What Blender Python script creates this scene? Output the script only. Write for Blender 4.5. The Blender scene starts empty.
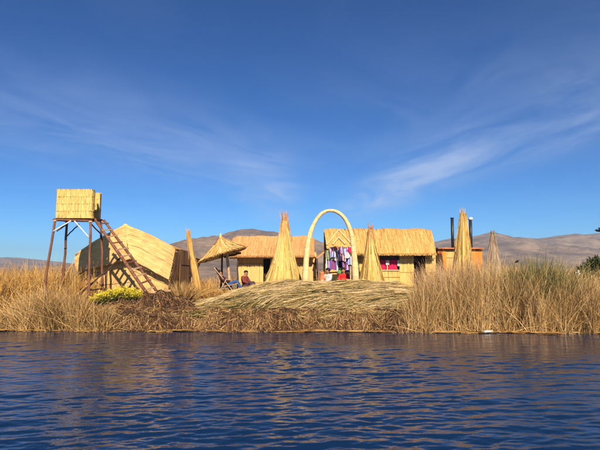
import bpy, math, random
import numpy as np
from mathutils import Vector, Matrix, Euler
R = math.radians
rng = np.random.default_rng(7)
random.seed(7)
scene = bpy.context.scene
COL = scene.collection

# ------------------------------------------------------------------ camera
CAM_H = 2.2
F = 520.0 / 600.0
PITCH = math.atan(47.0 / 520.0)
cam_d = bpy.data.cameras.new('camera')
cam_d.sensor_width = 36.0
cam_d.lens = 36.0 * F
cam_d.clip_start = 0.1
cam_d.clip_end = 20000
cam = bpy.data.objects.new('camera', cam_d)
COL.objects.link(cam)
cam.location = (0, 0, CAM_H)
cam.rotation_euler = (R(90) + PITCH, 0, 0)
scene.camera = cam

# ------------------------------------------------------------------ sun and sky
SUN_DIR = Vector((-0.15, 1.0, -0.68)).normalized()      # direction in which the light travels
SUN_EL = math.asin(-SUN_DIR.z)
SUN_AZ = math.atan2(-SUN_DIR.x, -SUN_DIR.y)            # towards the sun, measured from +Y to +X
sd = bpy.data.lights.new('sun', 'SUN')
sd.energy = 5.0
sd.angle = R(0.5)
sd.color = (1.0, 0.85, 0.64)
sun = bpy.data.objects.new('sun', sd)
COL.objects.link(sun)
sun.rotation_euler = SUN_DIR.to_track_quat('-Z', 'Y').to_euler()
sun.location = (-5, -20, 30)

world = bpy.data.worlds.new('World')
scene.world = world
world.use_nodes = True
nt = world.node_tree
for n in list(nt.nodes):
    nt.nodes.remove(n)
def wn(t, **k):
    n = nt.nodes.new(t)
    for a, b in k.items():
        setattr(n, a, b)
    return n
L = nt.links.new
w_out = wn('ShaderNodeOutputWorld')
w_bg = wn('ShaderNodeBackground')
w_bg.inputs['Strength'].default_value = 0.080
w_sky = wn('ShaderNodeTexSky', sky_type='NISHITA', sun_disc=False)
w_sky.sun_elevation = SUN_EL
w_sky.sun_rotation = SUN_AZ
w_sky.altitude = 3800
w_sky.air_density = 1.0
w_sky.dust_density = 0.25
w_sky.ozone_density = 1.0
# thin cirrus: the view direction projected on a high flat layer, stretched noise
w_tc = wn('ShaderNodeTexCoord')
w_sep = wn('ShaderNodeSeparateXYZ')
L(w_tc.outputs['Generated'], w_sep.inputs[0])
def wm(op, a, b=None, clamp=False):
    n = wn('ShaderNodeMath', operation=op)
    n.use_clamp = clamp
    for i, v in enumerate((a, b)):
        if v is None:
            continue
        if isinstance(v, (int, float)):
            n.inputs[i].default_value = v
        else:
            L(v, n.inputs[i])
    return n.outputs[0]
zz = wm('ADD', wm('MAXIMUM', w_sep.outputs['Z'], 0.0), 0.10)
w_cmb = wn('ShaderNodeCombineXYZ')
L(wm('DIVIDE', w_sep.outputs['X'], zz), w_cmb.inputs[0])
L(wm('DIVIDE', w_sep.outputs['Y'], zz), w_cmb.inputs[1])
def cirrus(rot, sc, loc, nscale, lo, hi):
    mp = wn('ShaderNodeMapping')
    mp.inputs['Rotation'].default_value = (0, 0, R(rot))
    mp.inputs['Scale'].default_value = sc
    mp.inputs['Location'].default_value = loc
    L(w_cmb.outputs[0], mp.inputs[0])
    no = wn('ShaderNodeTexNoise')
    no.inputs['Scale'].default_value = nscale
    no.inputs['Detail'].default_value = 7
    no.inputs['Roughness'].default_value = 0.55
    no.inputs['Distortion'].default_value = 0.7
    L(mp.outputs[0], no.inputs['Vector'])
    mr = wn('ShaderNodeMapRange')
    mr.interpolation_type = 'SMOOTHSTEP'
    mr.inputs['From Min'].default_value = lo
    mr.inputs['From Max'].default_value = hi
    L(no.outputs['Fac'], mr.inputs['Value'])
    return mr.outputs[0]
def combed(ang, seed):
    """noise stretched along one direction of the cloud layer"""
    rot = wn('ShaderNodeMapping'); rot.inputs['Rotation'].default_value = (0, 0, -ang)
    L(w_cmb.outputs[0], rot.inputs[0])
    st = wn('ShaderNodeVectorMath', operation='MULTIPLY_ADD'); st.inputs[1].default_value = (.7, 1.5, 1); st.inputs[2].default_value = (seed, seed * 1.7, 0)
    L(rot.outputs[0], st.inputs[0])
    no = wn('ShaderNodeTexNoise'); no.inputs['Scale'].default_value = 1.6; no.inputs['Detail'].default_value = 5
    no.inputs['Roughness'].default_value = .58; no.inputs['Distortion'].default_value = .9
    L(st.outputs[0], no.inputs['Vector'])
    m2 = wn('ShaderNodeMapRange'); m2.interpolation_type = 'SMOOTHSTEP'
    m2.inputs['From Min'].default_value = .20; m2.inputs['From Max'].default_value = .90
    L(no.outputs['Fac'], m2.inputs['Value'])
    return m2.outputs[0]
comb_l, comb_r = combed(R(55), 3.1), combed(R(-70), 5.7)
def wisp(cx, cy, ang, ln, wd, comb, gain):
    """a soft elongated veil on the cloud layer"""
    sub = wn('ShaderNodeVectorMath', operation='SUBTRACT'); sub.inputs[1].default_value = (cx, cy, 0)
    L(w_cmb.outputs[0], sub.inputs[0])
    rot = wn('ShaderNodeMapping'); rot.inputs['Rotation'].default_value = (0, 0, -ang)
    L(sub.outputs[0], rot.inputs[0])
    sc = wn('ShaderNodeVectorMath', operation='MULTIPLY'); sc.inputs[1].default_value = (1 / ln, 1 / wd, 0)
    L(rot.outputs[0], sc.inputs[0])
    le = wn('ShaderNodeVectorMath', operation='LENGTH'); L(sc.outputs[0], le.inputs[0])
    mr = wn('ShaderNodeMapRange'); mr.interpolation_type = 'SMOOTHERSTEP'
    mr.inputs['From Min'].default_value = 1.0; mr.inputs['From Max'].default_value = 0.0
    L(le.outputs['Value'], mr.inputs['Value'])
    return wm('MULTIPLY', wm('MULTIPLY', mr.outputs[0], comb), gain)
patch = cirrus(0, (0.55, 0.40, 1), (1.2, 6.4, 0), 1.0, 0.40, 0.75)
fine = cirrus(-25, (1.2, 0.5, 1), (0.4, 2.2, 0), 2.6, 0.42, 0.86)
cm = wm('MULTIPLY', wm('MULTIPLY', fine, patch), 0.10)
for w_ in ((-.85, 2.9, R(50), 2.0, 1.1, comb_l, .40), (-.24, 4.1, R(88), 1.6, .42, comb_l, .80), (.70, 3.9, R(-78), 1.8, .55, comb_r, .85), (1.12, 2.6, R(-68), 1.9, .85, comb_r, .46),
           (.32, 2.5, R(80), 1.2, .7, comb_l, .12), (.85, 1.75, R(-50), 1.0, .6, comb_r, .10)):
    cm = wm('ADD', cm, wisp(*w_))
cm = wm('MINIMUM', cm, 0.6)
w_mix = wn('ShaderNodeMix', data_type='RGBA')
w_mix.inputs['B'].default_value = (4.6, 5.5, 7.4, 1)
L(cm, w_mix.inputs['Factor'])
w_hsv = wn('ShaderNodeHueSaturation')
w_hsv.inputs['Saturation'].default_value = 1.30
w_hsv.inputs['Value'].default_value = 1.0
L(w_sky.outputs[0], w_hsv.inputs['Color'])
w_tint = wn('ShaderNodeMix', data_type='RGBA', blend_type='MULTIPLY')
w_tint.inputs['Factor'].default_value = 1.0
w_tint.inputs['B'].default_value = (0.47, 0.94, 1.10, 1)
L(w_hsv.outputs[0], w_tint.inputs['A'])
w_gam = wn('ShaderNodeGamma')
w_gam.inputs['Gamma'].default_value = 1.22
L(w_tint.outputs['Result'], w_gam.inputs['Color'])
w_lvl = wn('ShaderNodeMix', data_type='RGBA', blend_type='MULTIPLY')
w_lvl.inputs['Factor'].default_value = 1.0
w_lvl.inputs['B'].default_value = (0.64, 0.585, 0.585, 1)
L(w_gam.outputs[0], w_lvl.inputs['A'])
L(w_lvl.outputs['Result'], w_mix.inputs['A'])
L(w_mix.outputs['Result'], w_bg.inputs['Color'])
L(w_bg.outputs[0], w_out.inputs['Surface'])

scene.view_settings.view_transform = 'Standard'
scene.view_settings.look = 'None'
scene.view_settings.exposure = 0.65
scene.view_settings.gamma = 1.0
scene.view_settings.use_curve_mapping = False
scene.render.engine = 'CYCLES'
scene.cycles.max_bounces = 8
scene.cycles.diffuse_bounces = 3
scene.cycles.glossy_bounces = 3
scene.cycles.volume_bounces = 0

# ------------------------------------------------------------------ helpers
def P(x, y, Y):
    """a sight line through the 600x450 photograph, cut at depth Y (metres)"""
    u = (x - 300.0) / 520.0
    v = (225.0 - y) / 520.0
    c, s = math.cos(PITCH), math.sin(PITCH)
    k = Y / (c - v * s)
    return np.array((u * k, Y, CAM_H + k * (v * c + s)))

def setp(o, label=None, cat=None, group=None, kind=None):
    if label: o['label'] = label
    if cat: o['category'] = cat
    if group: o['group'] = group
    if kind: o['kind'] = kind
    return o

def empty(name, loc, rz=0.0):
    o = bpy.data.objects.new(name, None)
    o.empty_display_size = 0.2
    o.location = tuple(float(a) for a in loc)
    o.rotation_euler = (0, 0, rz)
    COL.objects.link(o)
    return o

class MB:
    """collects geometry in world space; build() links it as one mesh object"""
    def __init__(self):
        self.v = []; self.t = []; self.f4 = []; self.f3 = []; self.n = 0; self.sm4 = []; self.sm3 = []
    def add(self, v, quads=None, tris=None, tint=0.5, smooth=False):
        v = np.asarray(v, float).reshape(-1, 3)
        self.v.append(v)
        t = np.empty(len(v)); t[:] = tint
        self.t.append(t)
        if quads is not None and len(quads):
            q = np.asarray(quads, int) + self.n
            self.f4.append(q); self.sm4.append(np.full(len(q), smooth))
        if tris is not None and len(tris):
            q = np.asarray(tris, int) + self.n
            self.f3.append(q); self.sm3.append(np.full(len(q), smooth))
        self.n += len(v)
        return self
    def box(self, c, size, rot=None, tint=0.5, taper=1.0):
        x, y, z = [s / 2 for s in size]
        p = np.array([(-x,-y,-z),(x,-y,-z),(x,y,-z),(-x,y,-z),(-x*taper,-y*taper,z),(x*taper,-y*taper,z),(x*taper,y*taper,z),(-x*taper,y*taper,z)])
        if rot is not None:
            m = np.array(Euler(rot).to_matrix())
            p = p @ m.T
        p = p + np.asarray(c, float)
        return self.add(p, [(0,3,2,1),(4,5,6,7),(0,1,5,4),(1,2,6,5),(2,3,7,6),(3,0,4,7)], tint=tint)
    def tube(self, pts, rad, n=8, tint=0.5, cap=True, wob=0.0):
        pts = np.asarray(pts, float); m = len(pts)
        rad = np.full(m, rad) if np.isscalar(rad) else np.asarray(rad, float)
        d = np.gradient(pts, axis=0); d /= np.linalg.norm(d, axis=1)[:, None] + 1e-9
        ref = np.array((0., 0, 1)) if abs(d[:, 2]).mean() < 0.8 else np.array((0., 1, 0))
        a = np.cross(d, ref); a /= np.linalg.norm(a, axis=1)[:, None] + 1e-9
        b = np.cross(d, a)
        th = np.arange(n) * 2 * math.pi / n
        rr = rad[:, None] * (1 + wob * rng.normal(size=(m, n)))
        v = pts[:, None, :] + rr[..., None] * (np.cos(th)[None, :, None] * a[:, None, :] + np.sin(th)[None, :, None] * b[:, None, :])
        q = []
        for i in range(m - 1):
            for j in range(n):
                k = (j + 1) % n
                q.append((i*n+j, i*n+k, (i+1)*n+k, (i+1)*n+j))
        v = v.reshape(-1, 3); tr = []
        if cap:
            v = np.vstack([v, pts[0], pts[-1]])
            for j in range(n):
                k = (j + 1) % n
                tr.append((m*n, k, j)); tr.append((m*n+1, (m-1)*n+j, (m-1)*n+k))
        return self.add(v, q, tr, tint=tint, smooth=True)
    def ribbons(self, p0, p1, w, bend=None, segs=3, wdir=None, tint=None, taper=0.25, mode='tip'):
        p0 = np.asarray(p0, float); p1 = np.asarray(p1, float); N = len(p0)
        if N == 0: return self
        t = np.linspace(0, 1, segs + 1)
        d = p1 - p0
        path = p0[:, None, :] + d[:, None, :] * t[None, :, None]
        if bend is not None:
            prof = t ** 2 if mode == 'tip' else 4 * t * (1 - t)
            path = path + np.asarray(bend)[:, None, :] * prof[None, :, None]
        return self.paths(path, w, wdir, tint, taper)
    def paths(self, path, w, wdir=None, tint=None, taper=0.25):
        N, S = path.shape[:2]
        if wdir is None:
            wdir = rng.normal(size=(N, 3)); 
            d = path[:, -1] - path[:, 0]
            wdir = np.cross(d, wdir)
        wdir = wdir / (np.linalg.norm(wdir, axis=1)[:, None] + 1e-9)
        w = np.full(N, w) if np.isscalar(w) else np.asarray(w)
        tp = 1 - (1 - taper) * np.linspace(0, 1, S) ** 1.5
        off = 0.5 * w[:, None, None] * tp[None, :, None] * wdir[:, None, :]
        v = np.stack([path - off, path + off], axis=2).reshape(N, S * 2, 3)
        base = (np.arange(N) * S * 2)[:, None]
        i = np.arange(S - 1)[None, :] * 2
        a = base + i
        q = np.stack([a, a + 1, a + 3, a + 2], axis=2).reshape(-1, 4)
        if tint is None: tint = rng.random(N)
        tt = np.repeat(np.asarray(tint), S * 2)
        self.add(v.reshape(-1, 3), q, tint=tt)
        return self
    def sheet(self, fn, nu, nv, tint=0.5, smooth=True, thick=0.0):
        u, v = np.meshgrid(np.linspace(0, 1, nu), np.linspace(0, 1, nv), indexing='ij')
        p = fn(u.ravel(), v.ravel())
        i, j = np.meshgrid(np.arange(nu - 1), np.arange(nv - 1), indexing='ij')
        a = (i * nv + j).ravel()
        q = np.stack([a, a + nv, a + nv + 1, a + 1], axis=1)
        if thick:
            g = p.reshape(nu, nv, 3)
            nrm = np.cross(np.gradient(g, axis=0), np.gradient(g, axis=1))
            nrm /= np.linalg.norm(nrm, axis=2)[..., None] + 1e-9
            p2 = (g - nrm * thick).reshape(-1, 3)
            n0 = nu * nv
            rim = [k * nv for k in range(nu)]
            ed = [(k, 0) for k in range(nu)] + [(nu - 1, k) for k in range(1, nv)] + [(k, nv - 1) for k in range(nu - 2, -1, -1)] + [(0, k) for k in range(nv - 2, 0, -1)]
            ids = [x * nv + y for x, y in ed]
            rq = [(ids[k], ids[(k + 1) % len(ids)], ids[(k + 1) % len(ids)] + n0, ids[k] + n0) for k in range(len(ids))]
            self.add(np.vstack([p, p2]), np.vstack([q, (q + n0)[:, ::-1], np.array(rq)]), tint=tint, smooth=smooth)
        else:
            self.add(p, q, tint=tint, smooth=smooth)
        return self
    def mesh(self, name):
        me = bpy.data.meshes.new(name)
        v = np.vstack(self.v)
        f4 = np.vstack(self.f4) if self.f4 else np.zeros((0, 4), int)
        f3 = np.vstack(self.f3) if self.f3 else np.zeros((0, 3), int)
        me.vertices.add(len(v)); me.vertices.foreach_set('co', v.astype(np.float32).ravel())
        nl = f4.size + f3.size; nf = len(f4) + len(f3)
        me.loops.add(nl); me.loops.foreach_set('vertex_index', np.concatenate([f4.ravel(), f3.ravel()]).astype(np.int32))
        me.polygons.add(nf)
        st = np.concatenate([np.arange(len(f4)) * 4, f4.size + np.arange(len(f3)) * 3]).astype(np.int32)
        me.polygons.foreach_set('loop_start', st)
        sm = np.concatenate((self.sm4 or [np.zeros(0, bool)]) + (self.sm3 or [np.zeros(0, bool)])).astype(bool)
        me.polygons.foreach_set('use_smooth', sm)
        at = me.attributes.new('tint', 'FLOAT', 'POINT')
        at.data.foreach_set('value', np.concatenate(self.t).astype(np.float32))
        me.update(calc_edges=True)
        me.validate()
        return me
    def build(self, name, mat, parent=None, origin=None):
        """origin: world point that becomes the object's own origin (top-level meshes)"""
        if parent is not None:
            off = Vector(abs_loc(parent))
        elif origin is not None:
            off = Vector([float(a) for a in origin])
        else:
            off = Vector((0, 0, 0))
        self.v = [a - np.array(off) for a in self.v]
        o = bpy.data.objects.new(name, self.mesh(name))
        o.data.materials.append(mat)
        COL.objects.link(o)
        if parent is not None:
            o.parent = parent
        else:
            o.location = off
        return o

def abs_loc(o):
    l = np.array(o.location)
    while o.parent:
        o = o.parent; l = l + np.array(o.location)
    return l

# ------------------------------------------------------------------ materials
MATS = {}
def mat_base(name, rough=0.85):
    m = bpy.data.materials.new(name); m.use_nodes = True
    b = m.node_tree.nodes['Principled BSDF']
    b.inputs['Roughness'].default_value = rough
    b.inputs['Specular IOR Level'].default_value = 0.25
    return m, m.node_tree, b

def reed_mat(name, stops, rough=0.8, noise=0.25, scale=(6, 6, 1.2), nscale=3.0):
    """stops: (position, rgb) over the random value of each stalk; a stretched noise adds wear"""
    m, t, b = mat_base(name, rough)
    at = t.nodes.new('ShaderNodeAttribute'); at.attribute_name = 'tint'
    tc = t.nodes.new('ShaderNodeTexCoord')
    mp = t.nodes.new('ShaderNodeMapping'); mp.inputs['Scale'].default_value = scale
    no = t.nodes.new('ShaderNodeTexNoise'); no.inputs['Scale'].default_value = nscale; no.inputs['Detail'].default_value = 5
    t.links.new(tc.outputs['Object'], mp.inputs[0]); t.links.new(mp.outputs[0], no.inputs['Vector'])
    s = t.nodes.new('ShaderNodeMath'); s.operation = 'MULTIPLY_ADD'
    s.inputs[1].default_value = noise * 2; s.inputs[2].default_value = -noise
    t.links.new(no.outputs['Fac'], s.inputs[0])
    a = t.nodes.new('ShaderNodeMath'); a.operation = 'ADD'; a.use_clamp = True
    t.links.new(s.outputs[0], a.inputs[0]); t.links.new(at.outputs['Fac'], a.inputs[1])
    r = t.nodes.new('ShaderNodeValToRGB')
    el = r.color_ramp.elements
    while len(el) > 1: el.remove(el[-1])
    el[0].position = stops[0][0]; el[0].color = (*stops[0][1], 1)
    for p, c in stops[1:]:
        e = el.new(p); e.color = (*c, 1)
    t.links.new(a.outputs[0], r.inputs[0]); t.links.new(r.outputs[0], b.inputs['Base Color'])
    return m

def plain_mat(name, c1, c2=None, rough=0.8, nscale=8.0, spec=0.25, metal=0.0, bump=0.0, scale=(1, 1, 1)):
    m, t, b = mat_base(name, rough)
    b.inputs['Specular IOR Level'].default_value = spec
    b.inputs['Metallic'].default_value = metal
    c2 = c2 or tuple(x * 0.6 for x in c1)
    tc = t.nodes.new('ShaderNodeTexCoord')
    mp = t.nodes.new('ShaderNodeMapping'); mp.inputs['Scale'].default_value = scale
    no = t.nodes.new('ShaderNodeTexNoise'); no.inputs['Scale'].default_value = nscale; no.inputs['Detail'].default_value = 6
    t.links.new(tc.outputs['Object'], mp.inputs[0]); t.links.new(mp.outputs[0], no.inputs['Vector'])
    r = t.nodes.new('ShaderNodeValToRGB')
    r.color_ramp.elements[0].position = 0.3; r.color_ramp.elements[0].color = (*c2, 1)
    r.color_ramp.elements[1].position = 0.7; r.color_ramp.elements[1].color = (*c1, 1)
    t.links.new(no.outputs['Fac'], r.inputs[0]); t.links.new(r.outputs[0], b.inputs['Base Color'])
    if bump:
        bp = t.nodes.new('ShaderNodeBump'); bp.inputs['Strength'].default_value = bump; bp.inputs['Distance'].default_value = 0.02
        t.links.new(no.outputs['Fac'], bp.inputs['Height']); t.links.new(bp.outputs[0], b.inputs['Normal'])
    return m

def stripe_mat(name, cols, freq, axis='X'):
    m, t, b = mat_base(name, 0.9)
    tc = t.nodes.new('ShaderNodeTexCoord'); sp = t.nodes.new('ShaderNodeSeparateXYZ')
    t.links.new(tc.outputs['Object'], sp.inputs[0])
    k = t.nodes.new('ShaderNodeMath'); k.operation = 'MULTIPLY'; k.inputs[1].default_value = freq
    t.links.new(sp.outputs[axis], k.inputs[0])
    f = t.nodes.new('ShaderNodeMath'); f.operation = 'FRACT'; t.links.new(k.outputs[0], f.inputs[0])
    r = t.nodes.new('ShaderNodeValToRGB'); r.color_ramp.interpolation = 'CONSTANT'
    el = r.color_ramp.elements
    while len(el) > 1: el.remove(el[-1])
    el[0].position = 0; el[0].color = (*cols[0], 1)
    for i, c in enumerate(cols[1:], 1):
        e = el.new(i / len(cols)); e.color = (*c, 1)
    t.links.new(f.outputs[0], r.inputs[0]); t.links.new(r.outputs[0], b.inputs['Base Color'])
    return m

M = MATS
M['gold'] = reed_mat('golden_thatch', [(0, (.22, .105, .022)), (.3, (.50, .285, .085)), (.65, (.69, .405, .125)), (1, (.81, .525, .20))])
M['orange'] = reed_mat('orange_thatch', [(0, (.22, .09, .025)), (.3, (.50, .25, .09)), (.65, (.65, .355, .14)), (1, (.76, .46, .21))])
M['pale'] = reed_mat('pale_mat', [(0, (.32, .17, .05)), (.3, (.61, .36, .12)), (.65, (.78, .475, .17)), (1, (.86, .585, .25))])
M['yellow'] = reed_mat('yellow_green_reed', [(0, (.27, .15, .035)), (.3, (.56, .36, .095)), (.65, (.75, .50, .16)), (1, (.85, .63, .28))])
M['towermat'] = reed_mat('cabin_mat', [(0, (.20, .12, .035)), (.3, (.50, .34, .09)), (.6, (.70, .49, .16)), (1, (.84, .64, .29))], noise=.42, scale=(7, 7, .7), nscale=2.2)
M['hutmat'] = reed_mat('weathered_mat', [(0, (.30, .16, .05)), (.3, (.61, .36, .125)), (.65, (.78, .48, .18)), (1, (.86, .59, .26))], noise=.38, scale=(1.2, 1.2, 2.6), nscale=1.6)
M['greycone'] = reed_mat('grey_brown_reed', [(0, (.12, .075, .05)), (.35, (.31, .21, .145)), (.7, (.47, .35, .24)), (1, (.6, .48, .36))])
M['archreed'] = reed_mat('arch_reed', [(0, (.48, .30, .12)), (.35, (.68, .47, .22)), (.7, (.80, .58, .29)), (1, (.87, .68, .38))], scale=(4, 4, 4))
M['pile'] = reed_mat('cut_reeds', [(0, (.045, .028, .012)), (.18, (.13, .125, .025)), (.42, (.34, .235, .08)), (.7, (.54, .37, .165)), (1, (.70, .53, .29))], scale=(.6, 2, 2), nscale=1.5, noise=.22)
M['litter'] = reed_mat('bank_litter', [(0, (.025, .012, .007)), (.3, (.13, .062, .03)), (.6, (.34, .185, .075)), (1, (.58, .38, .16))], scale=(1.5, 1.5, 1.5), nscale=1.6, noise=.22)
M['reed_gold'] = reed_mat('reeds_gold', [(0, (.08, .04, .012)), (.35, (.29, .145, .035)), (.7, (.47, .26, .07)), (1, (.60, .38, .13))], scale=(.5, .5, .2), nscale=1.2, noise=.18)
M['reed_tan'] = reed_mat('reeds_tan', [(0, (.07, .038, .014)), (.25, (.23, .135, .042)), (.6, (.49, .29, .105)), (1, (.70, .48, .22))], scale=(.4, .4, .2), nscale=1.2, noise=.2)
M['reed_grey'] = reed_mat('reeds_grey_tan', [(0, (.07, .04, .022)), (.3, (.25, .145, .07)), (.65, (.50, .315, .16)), (1, (.70, .49, .29))], scale=(.4, .4, .2), nscale=1.2, noise=.2)
M['reed_green'] = reed_mat('reeds_green', [(0, (.03, .035, .012)), (.4, (.10, .11, .028)), (.75, (.24, .21, .065)), (1, (.44, .36, .15))], scale=(.5, .5, .3), nscale=1.2)
M['soil'] = plain_mat('dark_peat', (.16, .085, .042), (.045, .024, .013), .95, 7, bump=1.0)
M['ground'] = plain_mat('trodden_reed_ground', (.36, .26, .12), (.15, .10, .045), .95, 3, bump=.6)
M['wood'] = plain_mat('red_brown_pole', (.24, .105, .06), (.10, .042, .026), .75, 9, bump=.4, scale=(1, 1, .25))
M['wood_dark'] = plain_mat('dark_pole', (.10, .05, .035), (.04, .022, .016), .8, 9, bump=.4)
M['wood_pale'] = plain_mat('pale_timber', (.55, .38, .24), (.36, .22, .13), .7, 9)
M['white_bar'] = plain_mat('white_painted_timber', (.74, .74, .72), (.55, .55, .54), .6, 12)
M['cord'] = plain_mat('brown_cord', (.22, .12, .05), (.10, .055, .025), .9, 30)
M['rope_pale'] = plain_mat('pale_rope', (.75, .55, .28), (.55, .38, .17), .9, 30)
M['dark_in'] = plain_mat('near_black_reed', (.07, .04, .025), (.025, .015, .01), .9, 6)  # indoor shade of the door openings put into the colour; also on the side flap
M['shaded_mat'] = reed_mat('shaded_side_mat', [(0, (.08, .04, .02)), (.5, (.2, .105, .05)), (1, (.33, .19, .10))])  # hut matting browned to carry the shade of the right end
M['orange_cloth'] = plain_mat('orange_panel', (.82, .27, .045), (.66, .19, .03), .8, 5, scale=(1, 1, .3))
M['pink_cloth'] = plain_mat('pink_curtain', (.66, .02, .115), (.45, .012, .07), .8, 9, scale=(3, 1, .3))
M['white_cloth'] = plain_mat('white_cloth', (.8, .77, .72), (.62, .58, .55), .85, 8)
M['dark_cloth'] = plain_mat('dark_violet_cloth', (.09, .05, .075), (.045, .028, .04), .9, 8)
M['black_metal'] = plain_mat('black_stovepipe', (.018, .018, .022), (.01, .01, .012), .45, 12, spec=.5)
M['steel'] = plain_mat('bright_cap', (.72, .72, .74), (.5, .5, .52), .3, 12, spec=.5)
M['purple'] = stripe_mat('purple_striped_blanket', [(.13, .07, .30), (.36, .06, .14), (.08, .08, .32), (.42, .30, .48), (.10, .12, .42), (.30, .05, .16)], 2.6)
M['violet'] = stripe_mat('violet_striped_blanket', [(.28, .10, .30), (.60, .48, .52), (.10, .09, .34), (.50, .12, .20), (.05, .04, .10)], 3.4)
M['blue_stripe'] = stripe_mat('blue_white_stripe', [(.10, .14, .44), (.72, .72, .76), (.16, .13, .46), (.6, .55, .72)], 4.0)
M['pink_stripe'] = stripe_mat('pink_stripe', [(.64, .10, .18), (.78, .66, .66), (.42, .06, .18), (.80, .74, .72), (.05, .03, .06)], 4.6)
M['green_cloth'] = plain_mat('sage_green_cloth', (.30, .36, .17), (.19, .25, .11), .9, 9)
M['skin'] = plain_mat('skin', (.34, .17, .10), (.28, .13, .075), .6, 20)
M['hair'] = plain_mat('black_hair', (.012, .009, .008), (.006, .005, .004), .5, 30)
M['jeans'] = plain_mat('blue_denim', (.05, .11, .27), (.03, .07, .18), .9, 20)
M['dark_top'] = plain_mat('dark_red_brown_top', (.08, .025, .022), (.045, .015, .015), .9, 14)
M['red_top'] = plain_mat('rust_red_top', (.24, .055, .045), (.15, .03, .025), .9, 14)
M['red_skirt'] = plain_mat('red_wool', (.62, .025, .025), (.42, .015, .018), .9, 12)
M['green_top'] = plain_mat('green_wool', (.13, .30, .10), (.08, .2, .06), .9, 12)
M['white_top'] = plain_mat('white_blouse', (.78, .70, .66), (.6, .5, .48), .9, 12)
M['terracotta'] = plain_mat('orange_terracotta', (.55, .20, .08), (.4, .13, .05), .8, 8)
M['black_sling'] = plain_mat('dark_sling_canvas', (.055, .02, .018), (.03, .012, .012), .9, 10)
M['flower'] = reed_mat('yellow_flowers', [(0, (.10, .10, .015)), (.3, (.30, .26, .02)), (.55, (.62, .48, .03)), (1, (.80, .66, .05))])
M['leaf'] = reed_mat('shrub_leaves', [(0, (.02, .028, .01)), (.5, (.06, .075, .022)), (1, (.14, .15, .05))])
M['feather'] = plain_mat('black_feather', (.012, .012, .016), (.006, .006, .008), .6, 20)
M['beak'] = plain_mat('horn_beak', (.10, .08, .05), None, .5, 20)
M['plume'] = reed_mat('pale_plume', [(0, (.5, .42, .32)), (1, (.78, .72, .62))])

# ------------------------------------------------------------------ setting: water
def build_water():
    xs = np.concatenate([[-6000, -1500, -400, -120, -60, -30], np.arange(-15.5, 15.51, 0.038), [30, 60, 120, 400, 1500, 6000]])
    ys = np.concatenate([[-400, -60, -12, -2, 3], np.arange(5.0, 11, 0.024), np.arange(11, 20.5, 0.04), [24, 32, 50, 90, 200, 500, 1200, 3000, 9000]])
    X, Y = np.meshgrid(xs, ys, indexing='ij')
    Z = np.zeros_like(X)
    r = np.random.default_rng(3)
    for lam, amp, n, spread in ((1.9, .0030, 8, .35), (.85, .0044, 16, .40), (.42, .0042, 28, .5), (.22, .0027, 34, .6), (.12, .0011, 26, .8)):
        for k in range(n):
            l = lam * r.uniform(.72, 1.35)
            a = math.pi / 2 + 0.18 + r.normal() * spread * .6
            kx, ky = 2 * math.pi / l * math.cos(a), 2 * math.pi / l * math.sin(a)
            A = amp / math.sqrt(n) * 1.6 * r.uniform(.6, 1.3)
            ph = kx * X + ky * Y + r.uniform(0, 6.28)
            Z += A * (np.sin(ph) + 0.25 * np.sin(2 * ph + .5))
    gust = 0.80 + .40 * np.sin(X * .31 + Y * .5 + 1.) * np.sin(X * .13 - Y * .37 + .4) + .15 * np.sin(X * .9 + 2 * np.sin(Y * .8)) * np.sin(Y * 1.3 + X * .2)
    fade = np.clip((15.4 - np.abs(X)) / 2, 0, 1) * np.clip((Y - 5.0) / .6, 0, 1) * np.clip((20.4 - Y) / .6, 0, 1)
    lee = 1 - .42 * np.clip((Y - 12.5) / 6, 0, 1)      # sheltered water near the bank
    Z = Z * fade * gust * lee
    nx, ny = len(xs), len(ys)
    v = np.stack([X, Y, Z], axis=2).reshape(-1, 3)
    i, j = np.meshgrid(np.arange(nx - 1), np.arange(ny - 1), indexing='ij')
    a = (i * ny + j).ravel()
    mb = MB(); mb.add(v, np.stack([a, a + ny, a + ny + 1, a + 1], axis=1), smooth=True)
    m, t, b = mat_base('lake_water', .025)
    b.inputs['Base Color'].default_value = (.004, .020, .064, 1)
    b.inputs['IOR'].default_value = 1.45
    b.inputs['Specular IOR Level'].default_value = .5
    tc = t.nodes.new('ShaderNodeTexCoord'); mp = t.nodes.new('ShaderNodeMapping')
    mp.inputs['Scale'].default_value = (1.0, 1.7, 1)
    no = t.nodes.new('ShaderNodeTexNoise'); no.inputs['Scale'].default_value = 11; no.inputs['Detail'].default_value = 3
    t.links.new(tc.outputs['Object'], mp.inputs[0]); t.links.new(mp.outputs[0], no.inputs['Vector'])
    bp = t.nodes.new('ShaderNodeBump'); bp.inputs['Strength'].default_value = .25; bp.inputs['Distance'].default_value = .015
    t.links.new(no.outputs['Fac'], bp.inputs['Height']); t.links.new(bp.outputs[0], b.inputs['Normal'])
    setp(mb.build('water', m), kind='structure', label='deep blue rippled lake water in front of the reed island')
build_water()

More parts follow.
